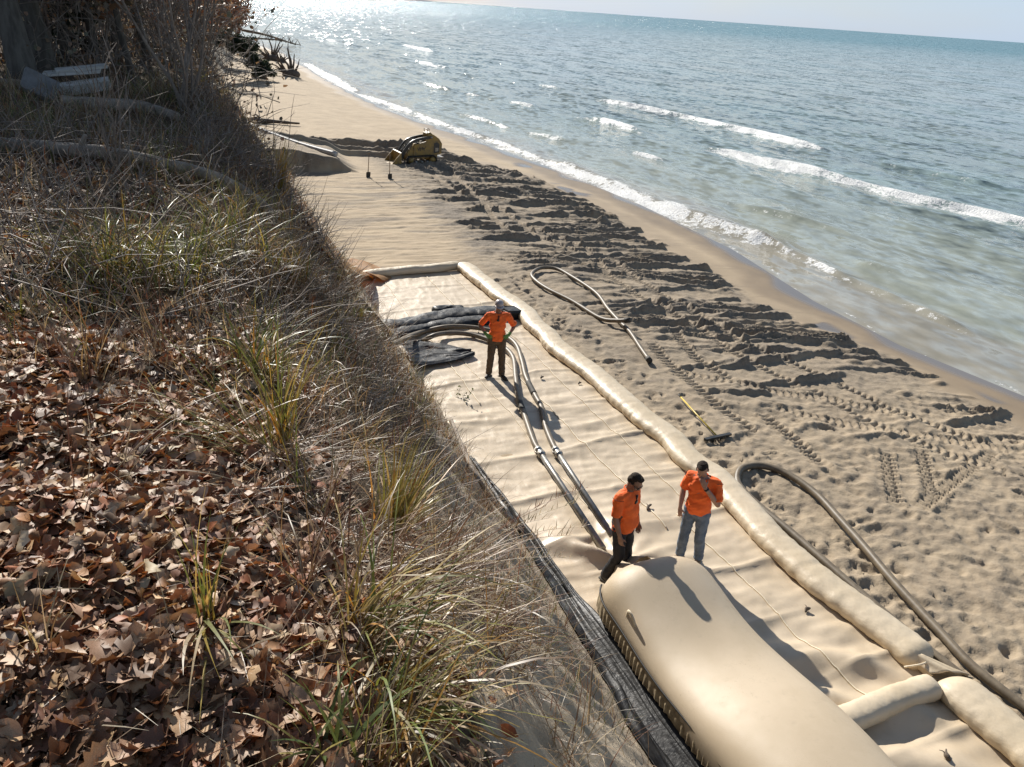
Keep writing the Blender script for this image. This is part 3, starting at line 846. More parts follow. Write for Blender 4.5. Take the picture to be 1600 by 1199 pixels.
def z_apron(x, y):
    x = np.asarray(x, float); y = np.asarray(y, float)
    z = 0.055 + 0 * x
    # long soft ripples across the sheet, stronger at the near half
    a = np.interp(y, [2, 8, 13, 16, 22], [0.024, 0.030, 0.034, 0.016, 0.010])
    w = fbm(x * 0.55 + 0.25 * y, y * 2.1 + 0.35 * vn(x * 0.7, y * 0.4, 402), 3, 401)
    z += a * (np.abs(w) * -2.0 + 0.6)
    z += 0.7 * a * fbm(x * 1.4, y * 4.2, 3, 405)
    z += 0.010 * (1 - np.abs(fbm(x * 2.6 - y * 0.8, y * 1.2 + x * 0.4, 3, 409)) * 3).clip(0, 1)
    # folds where the sheet is gathered at the tube end
    dx, dy = x - 5.55, y - 8.0
    r = np.hypot(dx, dy * 0.8); an = np.arctan2(dy, dx)
    g = np.exp(-(r / 0.95) ** 2) * sm(-0.3, 0.5, dy)
    z += g * (0.13 + 0.11 * np.sin(an * 5.5 + 2.2 * r) + 0.05 * np.sin(an * 11 + 1))
    # creases across (where the sheet was folded in the bale)
    for k, yc in enumerate((3.05, 4.0, 5.2, 6.35, 7.5, 8.75, 10.0, 11.4, 12.9, 14.6, 16.9, 19.2, 20.8)):
        d = y - yc - 0.18 * (x - 6.5) * 0.3 - 0.10 * vn(x * 1.1, x * 0, 420 + k)
        z += np.interp(yc, [2, 12, 22], [0.055, 0.05, 0.03]) * np.exp(-np.abs(d / 0.055) ** 1.4) * (0.55 + 0.5 * vn(x * 0.9, x * 0 + k, 440)).clip(0, 1.2)
    # deep folds beside the big tube near the camera
    k2 = (1 - sm(5.2, 6.6, y)) * sm(6.0, 6.3, x) * (1 - sm(7.5, 8.0, x))
    z += k2 * 0.06 * (1 + np.sin((y + 0.55 * x) * 7.5 + 1.2 * vn(x * 2, y * 2, 450)))
    return z


def build_apron():
    root = empty('geotextile_apron', (6.3, 12, 0))
    tag(root, 'wide tan woven fabric sheet laid along the foot of the bluff under the hoses', 'fabric sheet')
    xs = np.linspace(AP_X0, AP_X1, 96); ys = np.linspace(AP_Y0, AP_Y1, 480)
    X, Y = np.meshgrid(xs, ys)
    X = X + 0.05 * vn(Y * 0.8, Y * 0, 460) * (X < 4.5)
    Z = z_apron(X, Y)
    Z = Z + 0.10 * sm(4.9, 4.45, X) * 0
    me = raw_mesh('sheet', np.stack([X - 6.3, Y - 12, Z], -1).reshape(-1, 3), None, grid_faces(len(ys), len(xs)))
    link('sheet', me, M['apron'], root)
    for x0, y0, y1, w in ((6.66, 8.6, 22.0, 0.016), (7.12, 4.6, 8.9, 0.014), (5.35, 13.5, 22.0, 0.014), (7.45, 9, 22.0, 0.012), (5.75, 9.5, 16, 0.01)):
        yy = np.linspace(y0, y1, int((y1 - y0) / 0.06)); xx = x0 + 0.05 * vn(yy * 0.7, yy * 0, int(x0 * 100)) + 0.012 * vn(yy * 5, yy * 0, 3)
        zz = z_apron(xx, yy) + 0.010
        MB().tube(np.stack([xx - 6.3, yy - 12, zz], -1), w, 5, flat=0.5).build('seam', M['seam'], root)
    # a few bits of dark debris lying in the folds
    return root


apron = build_apron()


def fabric_tube(name, path, rx, rz, mat, parent, seed, pinch=(0.25, 0.25), n=28, amp=0.05, sag=0.3, fr=5.0):
    """soft sand-filled tube: flattened section, puckers, pinched ends. path = list of (x,y,z ground)"""
    P = np.asarray(path, float); m = len(P)
    T = np.gradient(P, axis=0); T /= np.linalg.norm(T, axis=1)[:, None]
    A = np.stack([T[:, 1], -T[:, 0], 0 * T[:, 0]], -1); A /= np.linalg.norm(A, axis=1)[:, None]
    arc = np.concatenate([[0], np.cumsum(np.linalg.norm(np.diff(P, axis=0), axis=1))]); L = arc[-1]
    e = np.ones(m)
    if pinch[0] > 0: e *= np.sqrt(np.clip(1 - (1 - np.clip(arc / pinch[0], 0, 1)) ** 2, 0.006, 1))
    if pinch[1] > 0: e *= np.sqrt(np.clip(1 - (1 - np.clip((L - arc) / pinch[1], 0, 1)) ** 2, 0.006, 1))
    th = np.arange(n) / n * 2 * math.pi
    TH, AR = np.meshgrid(th, arc)
    c, s_ = np.cos(TH), np.sin(TH)
    cx = np.sign(c) * np.abs(c) ** 0.85; cz = np.where(s_ > 0, s_ ** 0.9, -np.abs(s_) ** 0.6)
    # puckers run across the tube
    pk = fbm(AR * fr, np.cos(TH) * 1.3 + np.sin(TH) * 0.6 + 5, 3, seed) + 0.5 * fbm(AR * fr * 0.25, np.sin(TH) + 2, 2, seed + 7)
    br = 1 + amp * (pk - 0.5 * np.abs(fbm(AR * fr * 1.6, np.cos(TH) * 2.2, 2, seed + 3)))
    zc = rz * e
    X = P[:, 0, None] + A[:, 0, None] * (rx * e)[:, None] * cx * br
    Y = P[:, 1, None] + A[:, 1, None] * (rx * e)[:, None] * cx * br
    Z = P[:, 2, None] + zc[:, None] * (1 + cz * br)
    V = np.stack([X, Y, Z], -1).reshape(-1, 3)
    i = np.arange(m - 1)[:, None] * n; j = np.arange(n)[None, :]; k = (j + 1) % n
    Q = np.stack([i + j, i + k, i + n + k, i + n + j], -1).reshape(-1, 4)
    V = np.vstack([V, P[:1] + [0, 0, rz * e[0]], P[-1:] + [0, 0, rz * e[-1]]])
    jj = np.arange(n); kk = (jj + 1) % n
    Tt = np.vstack([np.stack([np.full(n, m * n), kk, jj], -1), np.stack([np.full(n, m * n + 1), (m - 1) * n + jj, (m - 1) * n + kk], -1)])
    o = link(name, raw_mesh(name, V, Tt, Q), mat, parent)
    return o


def line(p0, p1, n, wob=0.0, seed=0):
    t = np.linspace(0, 1, n); p0 = np.asarray(p0, float); p1 = np.asarray(p1, float)
    P = p0 + (p1 - p0) * t[:, None]
    L = np.linalg.norm(p1 - p0); d = (p1 - p0) / L
    off = wob * vn(t * L * 0.45, t * 0, seed) + 0.35 * wob * vn(t * L * 1.3, t * 0, seed + 1)
    P[:, 0] += -d[1] * off; P[:, 1] += d[0] * off
    return P


def build_tubes():
    # long anchor tube along the lake side of the apron
    r = empty('anchor_tube', (8.12, 14, 0)); tag(r, 'long puckered cream fabric tube along the lake edge of the apron', 'fabric tube')
    b = fabric_tube('tube_body', line((8.14, 22.6, 0.03), (8.2, 4.95, 0.03), 420, 0.16, 500), 0.27, 0.135, M['roll'], None, 501, (0.5, 0.22), amp=0.075, fr=8)
    b.parent = r; b.matrix_parent_inverse = Matrix.Translation((-8.12, -14, 0))
    # flared, tied tail at the near end
    nr, na = 10, 30; V = []
    for i in range(nr):
        t = i / (nr - 1); cx, cy, cz = 8.20 + 0.20 * t, 5.06 - 0.36 * t, 0.16 - 0.03 * t
        for j in range(na):
            a = j / na * 2 * math.pi; ruf = 1 + (0.04 + 0.10 * t) * math.sin(7 * a + 2 * t) + 0.05 * t * math.sin(12 * a + 1)
            rx_, rz_ = (0.11 + 0.17 * t ** 1.3) * ruf, (0.10 - 0.01 * t) * ruf
            V.append((cx + rx_ * math.cos(a) * 0.9, cy - rx_ * math.cos(a) * 0.35, max(cz + rz_ * math.sin(a), 0.055)))
    i = np.arange(nr - 1)[:, None] * na; j = np.arange(na)[None, :]; k = (j + 1) % na
    o = link('tied_tail', raw_mesh('tied_tail', V, None, np.stack([i + j, i + k, i + na + k, i + na + j], -1).reshape(-1, 4)), M['roll'], r); o.matrix_parent_inverse = Matrix.Translation((-8.12, -14, 0))
    o.modifiers.new('thick', 'SOLIDIFY').thickness = 0.008
    yy = np.linspace(5.4, 22.2, 260)
    P = line((8.14, 22.6, 0.03), (8.2, 4.95, 0.03), 420, 0.16, 500)
    xx = np.interp(yy, P[::-1, 1], P[::-1, 0])
    o = MB().tube(np.stack([xx + 0.28, yy, np.full(260, 0.12)], -1), 0.012, 5).build('seam', M['skirt'], r); o.matrix_parent_inverse = Matrix.Translation((-8.12, -14, 0))
    o = MB().tube(smooth_path([(7.95, 5.02, 0.14), (8.1, 4.93, 0.22), (8.25, 4.95, 0.2), (8.3, 5.02, 0.1)], 14), 0.014, 6).build('tie_rope', M['seam'], r); o.matrix_parent_inverse = Matrix.Translation((-8.12, -14, 0))
    # next anchor tube, towards the camera
    o = fabric_tube('anchor_tube', line((8.34, 4.72, 0.03), (8.28, 0.5, 0.03), 130, 0.10, 510), 0.29, 0.15, M['roll'], None, 511, (0.32, 0), amp=0.07, fr=5.5)
    tag(o, 'short cream fabric tube continuing past the tied end of the long tube', 'fabric tube')
    # cross tube between the big tube and the anchor tubes
    o = fabric_tube('cross_tube', line((5.9, 4.66, 0.06), (8.08, 4.60, 0.05), 70, 0.06, 520), 0.165, 0.125, M['roll'], None, 521, (0, 0.12), amp=0.07, fr=8)
    tag(o, 'stubby cream fabric roll lying across the sheet against the big tube', 'fabric tube')
    # rolled far hem of the apron
    P = smooth_path([(4.55, 21.75, 0.05), (5.1, 22.0, 0.05), (6.2, 22.15, 0.05), (7.0, 22.18, 0.05), (7.95, 22.35, 0.05)], 90)
    o = fabric_tube('rolled_hem', P, 0.17, 0.12, M['roll'], None, 531, (0.15, 0.1), amp=0.16, fr=2.2)
    tag(o, 'lumpy rolled fabric hem across the far end of the tan sheet', 'fabric roll')

    # the big pumped tube
    r = empty('geotextile_tube', (5.35, 4.5, 0.05)); tag(r, 'huge smooth tan sand-filled tube with a man shadow across its rounded end', 'fabric tube')
    Pinv = Matrix.Translation((-5.35, -4.5, -0.05))
    ys = np.concatenate([7.42 - 0.75 * (1 - np.cos(np.linspace(0, 1, 26) * math.pi / 2)), np.linspace(6.62, -1.2, 120)])
    n = 72; th = np.arange(n) / n * 2 * math.pi
    V = []
    for y in ys:
        q = np.clip((7.42 - y) / 0.75, 0, 1); e = math.sqrt(max(1 - (1 - q) ** 2.2, 0.0004))
        # a low wave along the crown where the fill settled
        hgt = 0.455 + 0.05 * math.sin((y - 2.2) * 1.45) - 0.02 * math.sin(y * 2.3 + 1)
        wid = 0.80 + 0.02 * math.sin(y * 1.7)
        for t in th:
            c, s_ = math.cos(t), math.sin(t)
            x = wid * e ** 0.75 * math.copysign(abs(c) ** 0.80, c)
            z = (hgt * e) * (1 + (math.copysign(abs(s_) ** 0.92, s_) if s_ > 0 else -abs(s_) ** 0.55))
            V.append((5.35 + x, y, 0.05 + z))
    V = np.array(V)
    # shallow diagonal dents on the flanks
    d = 0.018 * fbm(V[:, 1] * 0.9 + V[:, 0] * 1.2, V[:, 0] * 1.1 - V[:, 1] * 0.35, 2, 540) * sm(0.15, 0.4, V[:, 2])
    V[:, 2] += d
    m = len(ys)
    i = np.arange(m - 1)[:, None] * n; j = np.arange(n)[None, :]; k = (j + 1) % n
    Q = np.stack([i + j, i + k, i + n + k, i + n + j], -1).reshape(-1, 4)
    body = link('tube_body', raw_mesh('tube_body', V, [[a, (a + 1) % n, 0] for a in range(1, n - 1)], Q), M['tube'], r); body.matrix_parent_inverse = Pinv
    # pleated skirt and its black edge cord on the bluff side
    yy = np.linspace(7.22, -0.5, 760)
    top, bot = [], []
    for y in yy:
        q = np.clip((7.42 - y) / 0.75, 0, 1); e = math.sqrt(max(1 - (1 - q) ** 2.2, 0.0004))
        xw = 5.35 - (0.815) * e ** 0.75 + 0.015 * math.sin(y * 3.1)
        pl = 0.006 * math.sin(y * 64 + 2 * math.sin(y * 3)) + 0.004 * math.sin(y * 71)
        top.append((xw + 0.004, y, 0.52 + 0.02 * math.sin(y * 2))); bot.append((xw - 0.012 + pl, y + 0.02 * math.sin(y * 9), 0.30 + 0.02 * math.sin(y * 5)))
    top, bot = np.array(top), np.array(bot); mid = (top + bot) / 2 + np.stack([-0.008 + 0.005 * np.sin(yy * 64 + 2 * np.sin(yy * 3)), 0 * yy, 0 * yy], -1)
    o = link('pleated_skirt', raw_mesh('pleated_skirt', np.vstack([top, mid, bot]), None, grid_faces(3, len(yy))), M['skirt'], r); o.matrix_parent_inverse = Pinv
    o = MB().tube(top + [-0.006, 0, 0.012], 0.013, 6).build('edge_cord', M['blackcord'], r); o.matrix_parent_inverse = Pinv
    # webbing lifting loop
    for yl in (6.35,):
        t = np.linspace(-0.3, math.pi + 0.3, 16)
        pts = np.stack([4.66 - 0.05 * np.sin(t), yl + 0.10 * np.cos(t), 0.62 + 0.21 * np.sin(t)], -1)
        o = MB().tube(pts, 0.013, 8, flat=2.0).build('lifting_loop', M['seam'], r); o.matrix_parent_inverse = Pinv
    # filling spout gathered round the pipe ends
    nr, na = 16, 26; V = []
    for i in range(nr):
        t = i / (nr - 1)
        cx, cy, cz = 5.45 + 0.05 * t, 7.40 + 0.62 * t, 0.30 - 0.13 * t
        rad = 0.34 * (1 - t) ** 1.3 + 0.12 + 0.05 * t
        for j in range(na):
            a = j / na * 2 * math.pi
            w = rad * (1 + 0.20 * math.sin(5 * a + 3 * t) * (0.3 + t) + 0.10 * math.sin(9 * a - 2 * t))
            V.append((cx + w * math.cos(a), cy + 0.05 * math.sin(4 * a) * t, max(cz + w * 0.8 * math.sin(a), 0.06)))
    i = np.arange(nr - 1)[:, None] * na; j = np.arange(na)[None, :]; k = (j + 1) % na
    o = link('filling_spout', raw_mesh('filling_spout', V, None, np.stack([i + j, i + k, i + na + k, i + na + j], -1).reshape(-1, 4)), M['apron'], r); o.matrix_parent_inverse = Pinv
    s_ = o.modifiers.new('thick', 'SOLIDIFY'); s_.thickness = 0.012


build_tubes()


def sheet_from_edges(name, A, B, nu, mat, parent=None, fold=0.03, freq=4, seed=0, n=90, lift=0.0, thick=0.006, bulge=0.0):
    """folded film between two 3-D polylines"""
    A = smooth_path(A, n); B = smooth_path(B, n)
    u = np.linspace(0, 1, nu)
    V = A[:, None, :] * (1 - u)[None, :, None] + B[:, None, :] * u[None, :, None]
    t = np.linspace(0, 1, n)[:, None] * np.ones((1, nu)); uu = np.ones((n, 1)) * u[None, :]
    f = fold * (fbm(uu * freq + 0.6 * vn(t * 4, uu, seed + 2), t * 1.6 + 0.8 * uu, 3, seed) * 1.6 + 0.5 * np.abs(vn(uu * freq * 2.2, t * 3, seed + 1)))
    V[:, :, 0] += 0.5 * f
    g_ = np.maximum(z_bluff(V[:, :, 0], V[:, :, 1]) + 0.02, 0.06)
    V[:, :, 2] = np.maximum(V[:, :, 2], g_) + np.maximum(f, -0.015) * np.minimum(1, 6 * uu * (1 - uu) + 0.25) + 0.02 + lift + bulge * np.sin(uu * math.pi)
    o = link(name, raw_mesh(name, V.reshape(-1, 3), None, grid_faces(n, nu)), mat, parent)
    if thick:
        s_ = o.modifiers.new('thick', 'SOLIDIFY'); s_.thickness = thick
    return o


def build_films():
    # black film between the scarp and the big tube: edges traced on the ground and the foot of the slope
    yy = np.linspace(11.4, 1.6, 24)
    xa = np.interp(yy, [1.6, 4.5, 6, 8, 9.5, 11.4], [3.85, 3.98, 4.1, 4.22, 4.30, 4.36]) + 0.05 * vn(yy * 1.3, yy * 0, 601)
    xb = np.interp(yy, [1.6, 7.2, 8, 9.5, 11.4], [4.62, 4.62, 4.60, 4.52, 4.44]) + 0.03 * vn(yy * 1.7, yy * 0, 602)
    A = [(x, y, 0.05) for x, y in zip(xa, yy)]; B = [(x, y, 0.10 + 0.12 * float(sm(7.6, 6.8, y))) for x, y in zip(xb, yy)]
    o = sheet_from_edges('black_film', A, B, 44, M['black'], None, 0.085, 6, 600, 220)
    tag(o, 'black plastic film crumpled along the foot of the sand scarp beside the big tube', 'plastic film')
    # pale timber/board edge above it
    P = [hit(700, 660) + np.array([.06, 0, .05]), hit(730, 735) + np.array([.06, 0, .06]), hit(775, 800) + np.array([.05, 0, .06]), hit(838, 862) + np.array([.05, 0, .06])]
    o = MB().tube(smooth_path(P, 40), 0.035, 8).build('edge_pole', M['pole']); tag(o, 'thin grey pole along the bluff-side edge of the tan sheet', 'pole')
    # dark plastic bundle across the apron behind the first man
    r = empty('black_film_bundle', (6.2, 18.1, 0.06)); tag(r, 'rumpled bundle of black plastic stretched across the sheet behind the standing man', 'plastic film')
    inv = Matrix.Translation((-6.2, -18.1, -0.06))
    a = fabric_tube('roll', smooth_path([(4.3, 17.75, 0.12), (5.2, 18.0, 0.06), (6.3, 18.3, 0.06), (7.3, 18.3, 0.06), (8.0, 18.15, 0.06)], 90), 0.30, 0.11, M['black'], r, 611, (0.1, 0.12), amp=0.30, fr=3.0); a.matrix_parent_inverse = inv
    a = fabric_tube('roll', smooth_path([(4.4, 17.3, 0.12), (5.6, 17.75, 0.06), (6.6, 17.85, 0.06), (7.5, 17.8, 0.06)], 80), 0.22, 0.08, M['black'], r, 613, (0.1, 0.2), amp=0.35, fr=3.4); a.matrix_parent_inverse = inv
    a = fabric_tube('lump', smooth_path([(5.95, 18.75, 0.06), (6.4, 18.85, 0.06), (6.85, 18.72, 0.06)], 30), 0.15, 0.085, M['black'], r, 615, (0.15, 0.15), amp=0.35, fr=4); a.matrix_parent_inverse = inv
    a = bevel_box('end_fold', (0.24, 0.2, 0.13), M['black'], r, (7.86 - 6.2, 18.02 - 18.1, 0.12), (0.05, 0.1, 0.15), 0.05, 0.02, 3)
    # small black sheet at the edge of the apron
    A = [(4.55, 16.75, .22), (4.9, 16.9, .13), (5.5, 16.55, .11), (6.02, 16.15, .10)]
    B = [(4.45, 15.3, .24), (4.9, 15.45, .13), (5.5, 15.6, .11), (6.06, 15.8, .10)]
    o = sheet_from_edges('black_film', A, B, 40, M['black'], None, 0.05, 6, 620, 60)
    tag(o, 'small dark plastic sheet half under the grass at the edge of the tan sheet', 'plastic film')
    # orange-tan cloth turned up against the foot of the bluff
    A = [hit(459, 318) + np.array([.05, 0, .05]), hit(470, 348) + np.array([.05, 0, .05]), hit(485, 378) + np.array([.05, 0, .1]), hit(500, 405) + np.array([.05, 0, .1]), hit(530, 430) + np.array([.05, 0, .1]), hit(556, 448) + np.array([.05, 0, .1])]
    B = [G(463, 322, .04), G(485, 350, .04), G(507, 380, .04), G(530, 408, .04), G(560, 425, .04), G(585, 438, .05)]
    o = sheet_from_edges('cloth_flap', A, B, 26, M['flap'], None, 0.07, 3, 630, 80, bulge=0.12)
    tag(o, 'orange-tan cloth turned up against the foot of the grassy bluff', 'cloth')
    o = sheet_from_edges('cloth_flap', [G(540, 410, .05), G(560, 422, .22), G(585, 432, .25), G(600, 440, .1)], [G(550, 406, .04), G(575, 412, .05), G(600, 424, .05), G(612, 436, .05)], 14, M['flap'], None, 0.05, 3, 640, 40)
    tag(o, 'crumpled tan cloth corner beside the rolled far hem', 'cloth')
    # tan sheet edge resting on the grass bank near the black bundle
    A = [hit(560, 470) + np.array([0, 0, .12]), hit(585, 500) + np.array([0, 0, .12]), hit(605, 522) + np.array([0, 0, .10])]
    B = [G(572, 478, .08), G(600, 505, .08), G(612, 520, .08)]
    o = sheet_from_edges('cloth_flap', A, B, 12, M['apron'], None, 0.03, 3, 650, 30)
    tag(o, 'tan fabric edge pulled up onto the grass beside the black plastic bundle', 'cloth')


build_films()


def hose(name, P, r, label, mat='hose', n=120, ends=None, cat='hose', group=None):
    root = empty(name, P[0]); tag(root, label, cat, group)
    Q = smooth_path(P, n) - np.asarray(P[0])
    MB().tube(Q, r, 14).build('hose_body', M[mat], root)
    for e in ends or []:
        i = 0 if e == 0 else -1
        a, b = (Q[0], Q[2]) if e == 0 else (Q[-1], Q[-3])
        d = (b - a) / np.linalg.norm(b - a)
        MB().tube([a - d * 0.05, a + d * 0.10], [r * 1.28] * 2, 14).build('end_collar', M['rubber'], root)
    return root


def build_hoses():
    za = 0.14
    # two discharge hoses with metal pipes feeding the tube
    H1 = [hit(640, 552) + np.array([0, 0, .10]), G(672, 527, .20), G(697, 521, .18), G(730, 522, .15), G(760, 530, za), G(787, 543, za), G(802, 560, za), G(806, 590, za), G(810, 620, za), G(820, 650, za), G(834, 690, za), G(843, 706, za)]
    H2 = [hit(612, 548) + np.array([0, 0, .12]), G(650, 522, .2), G(697, 511, .18), G(740, 512, .16), G(775, 519, za), G(795, 529, za), G(808, 542, za), G(816, 566, za), G(822, 590, za), G(837, 620, za), G(846, 637, za), G(853, 668, za), G(863, 693, za), G(870, 706, za)]
    for H, e, lab in ((H1, (942, 857), 'discharge hose and grey pipe nearer the bluff, running past the man to the big tube'), (H2, (957, 838), 'discharge hose and grey pipe nearer the lake, running past the man to the big tube')):
        root = empty('discharge_hose', (H[-1][0], H[-1][1], 0)); tag(root, lab, 'hose', 'discharge hoses on the tan sheet')
        o = np.array([H[-1][0], H[-1][1], 0])
        Q = smooth_path(H, 150) - o
        MB().tube(Q, 0.058, 14).build('hose_body', M['hose'], root)
        a = H[-1] - o; b = G(*e, 0.16) - o; d = (b - a) / np.linalg.norm(b - a)
        MB().tube([a + d * 0.1, a + d * 0.5, b], 0.052, 14).build('pipe', M['pipe'], root)
        mb = MB()
        for t, w in ((-0.06, 0.088), (0.02, 0.095), (0.03, 0.080), (0.12, 0.080), (0.13, 0.096), (0.20, 0.096)):
            pass
        cp = MB().tube([a - d * 0.10, a - d * 0.10, a - d * 0.02, a - d * 0.02, a + d * 0.06, a + d * 0.06, a + d * 0.15], [0.062, 0.070, 0.070, 0.062, 0.062, 0.070, 0.070], 14).build('coupling', M['coupling'], root)
        for sx in (-1, 1):
            n_ = np.cross(d, [0, 0, 1]); MB().box(a + d * 0.02 + n_ * sx * 0.074, (0.012, 0.05, 0.016), None).build('cam_lever', M['steel'], cp)
        # dark tape joint up the hose
        MB().tube(Q[112:120], 0.062, 14).build('joint_sleeve', M['rubber'], root)
    # looped hose lying on the dug-up sand
    px = [(980, 513), (962, 508), (937, 498), (894, 472), (856, 453), (836, 439), (831, 429), (845, 420), (869, 421), (894, 434), (931, 459), (950, 484), (970, 506), (984, 520), (1000, 544), (1014, 564)]
    P = []
    for i, (a, b) in enumerate(px):
        p = G(a, b, 0.05); p[2] = max(0.07, z_beach(p[0], p[1]) + 0.055); P.append(p)
    P[0][2] += 0.20; P[1][2] += 0.10
    hose('looped_hose', np.array(P), 0.055, 'long narrow loop of khaki hose with a black end on the dug-up sand', n=170, ends=[0, 1])
    # big hose loop beside the anchor tube, running back along it
    px = [(1640, 1180), (1600, 1142), (1500, 1056), (1440, 1008), (1330, 915), (1240, 836), (1190, 795), (1163, 770), (1152, 752), (1158, 736), (1186, 728), (1216, 735), (1248, 752), (1280, 777), (1312, 812), (1352, 857), (1392, 905), (1432, 949), (1472, 992), (1512, 1035), (1560, 1075), (1640, 1135)]
    P = []
    for a, b in px:
        p = G(a, b, 0.07); p[2] = max(0.075, z_beach(p[0], p[1]) + 0.06); P.append(p)
    hose('suction_hose', np.array(P), 0.064, 'thick khaki hose doubled back in a wide bend beside the long cream tube', n=200)


build_hoses()

# ================================================================== PEOPLE
DEPS = None


def remesh(mb, name, voxel, smooth=2, mat=None, parent=None, fold=0.0, seed=0, fscale=14):
    """fuse overlapping forms into one continuous skin"""
    me = mb.mesh(name + '_raw')
    o = bpy.data.objects.new(name + '_raw', me); COL.objects.link(o)
    r = o.modifiers.new('r', 'REMESH'); r.mode = 'VOXEL'; r.voxel_size = voxel; r.adaptivity = 0.0
    s = o.modifiers.new('s', 'SMOOTH'); s.factor = 0.5; s.iterations = smooth
    dg = bpy.context.evaluated_depsgraph_get(); dg.update()
    out = bpy.data.meshes.new_from_object(o.evaluated_get(dg))
    bpy.data.objects.remove(o); bpy.data.meshes.remove(me)
    out.name = name
    out.materials.clear()
    if fold:
        n = len(out.vertices); co_ = np.empty(n * 3, np.float32); out.vertices.foreach_get('co', co_); co_ = co_.reshape(-1, 3)
        no = np.empty(n * 3, np.float32); out.vertices.foreach_get('normal', no); no = no.reshape(-1, 3)
        ang = np.arctan2(co_[:, 1], co_[:, 0])
        f = fbm(co_[:, 2] * fscale + 3 * co_[:, 0] * 2, ang * 1.2 + co_[:, 0] * 6, 3, seed) - 0.6 * np.abs(fbm(co_[:, 2] * fscale * 0.7 + co_[:, 1] * 9, co_[:, 0] * 7, 2, seed + 5))
        co_ = co_ + no * (fold * f)[:, None]
        out.vertices.foreach_set('co', co_.astype(np.float32).ravel())
    shade(out)
    return link(name, out, mat, parent)


def cut(o, planes):
    """planes: (point, outward normal, test centre, radius) - removes the mesh beyond the plane near the centre"""
    bm = bmesh.new(); bm.from_mesh(o.data)
    for p, nrm, c, rad in planes:
        p, nrm, c = Vector(p), Vector(nrm).normalized(), Vector(c)
        near = [f for f in bm.faces if (f.calc_center_median() - c).length < rad]
        geom = set(near)
        for f in near: geom.update(f.edges); geom.update(f.verts)
        bmesh.ops.bisect_plane(bm, geom=list(geom), plane_co=p, plane_no=nrm)
        def offax(q): v = q - p; return (v - nrm * v.dot(nrm)).length
        lim = 0.098 if rad < 0.2 else 9.0
        dele = [f for f in bm.faces if (f.calc_center_median() - c).length < rad * 1.05 and (f.calc_center_median() - p).dot(nrm) > 1e-5 and offax(f.calc_center_median()) < lim]
        bmesh.ops.delete(bm, geom=dele, context='FACES')
    bm.to_mesh(o.data); bm.free()


def frame(d, up):
    d = np.asarray(d, float); d /= np.linalg.norm(d)
    x = np.cross(d, up); x /= np.linalg.norm(x) + 1e-9
    n = np.cross(x, d)
    return x, d, n


def hand(mb, wr, d, palm_n, curl, side, scale=1.0, spread=0.12):
    """palm with four fingers and a thumb; d points along the hand, palm_n out of the palm, side +1 puts the thumb on +x of the frame"""
    wr = np.asarray(wr, float)
    d = np.asarray(d, float) / np.linalg.norm(d)
    n = np.asarray(palm_n, float); n = n - d * (n @ d); n /= np.linalg.norm(n)
    x = np.cross(d, n) * side
    k = scale
    for t in (-0.028, -0.009, 0.010, 0.028):
        mb.cap(wr + d * 0.010 + x * t * 0.7 * k, 0.017 * k, wr + d * 0.082 * k + x * t * k, 0.013 * k, 8)
    for i, (t, L) in enumerate(((0.030, 0.070), (0.010, 0.080), (-0.011, 0.074), (-0.030, 0.058))):
        p = wr + d * 0.085 * k + x * t * k
        a = curl * 0.35; dd = d * math.cos(a) + n * math.sin(a) + x * spread * (t / 0.03)
        for j, (f, w) in enumerate(((0.45, 0.0098), (0.32, 0.0088), (0.25, 0.0078))):
            dd = dd / np.linalg.norm(dd)
            q = p + dd * L * f * k
            mb.cap(p, w * k, q, (w - 0.001) * k, 7)
            p = q; a = curl * (0.55 if j == 0 else 0.45)
            dd = dd * math.cos(a) + (np.cross(np.cross(dd, n), dd) if abs(dd @ n) < 0.99 else n) * math.sin(a)
    p = wr + d * 0.028 * k + x * 0.026 * k
    q = p + (d * 0.55 + x * 0.65 + n * 0.3) * 0.045 * k; mb.cap(p, 0.0135 * k, q, 0.011 * k, 7)
    r = q + (d * 0.85 + x * 0.25 + n * 0.35) * 0.034 * k; mb.cap(q, 0.011 * k, r, 0.0085 * k, 7)


def rotm(yaw, pitch, roll=0):
    return np.array(Euler((pitch, roll, yaw), 'XYZ').to_matrix())


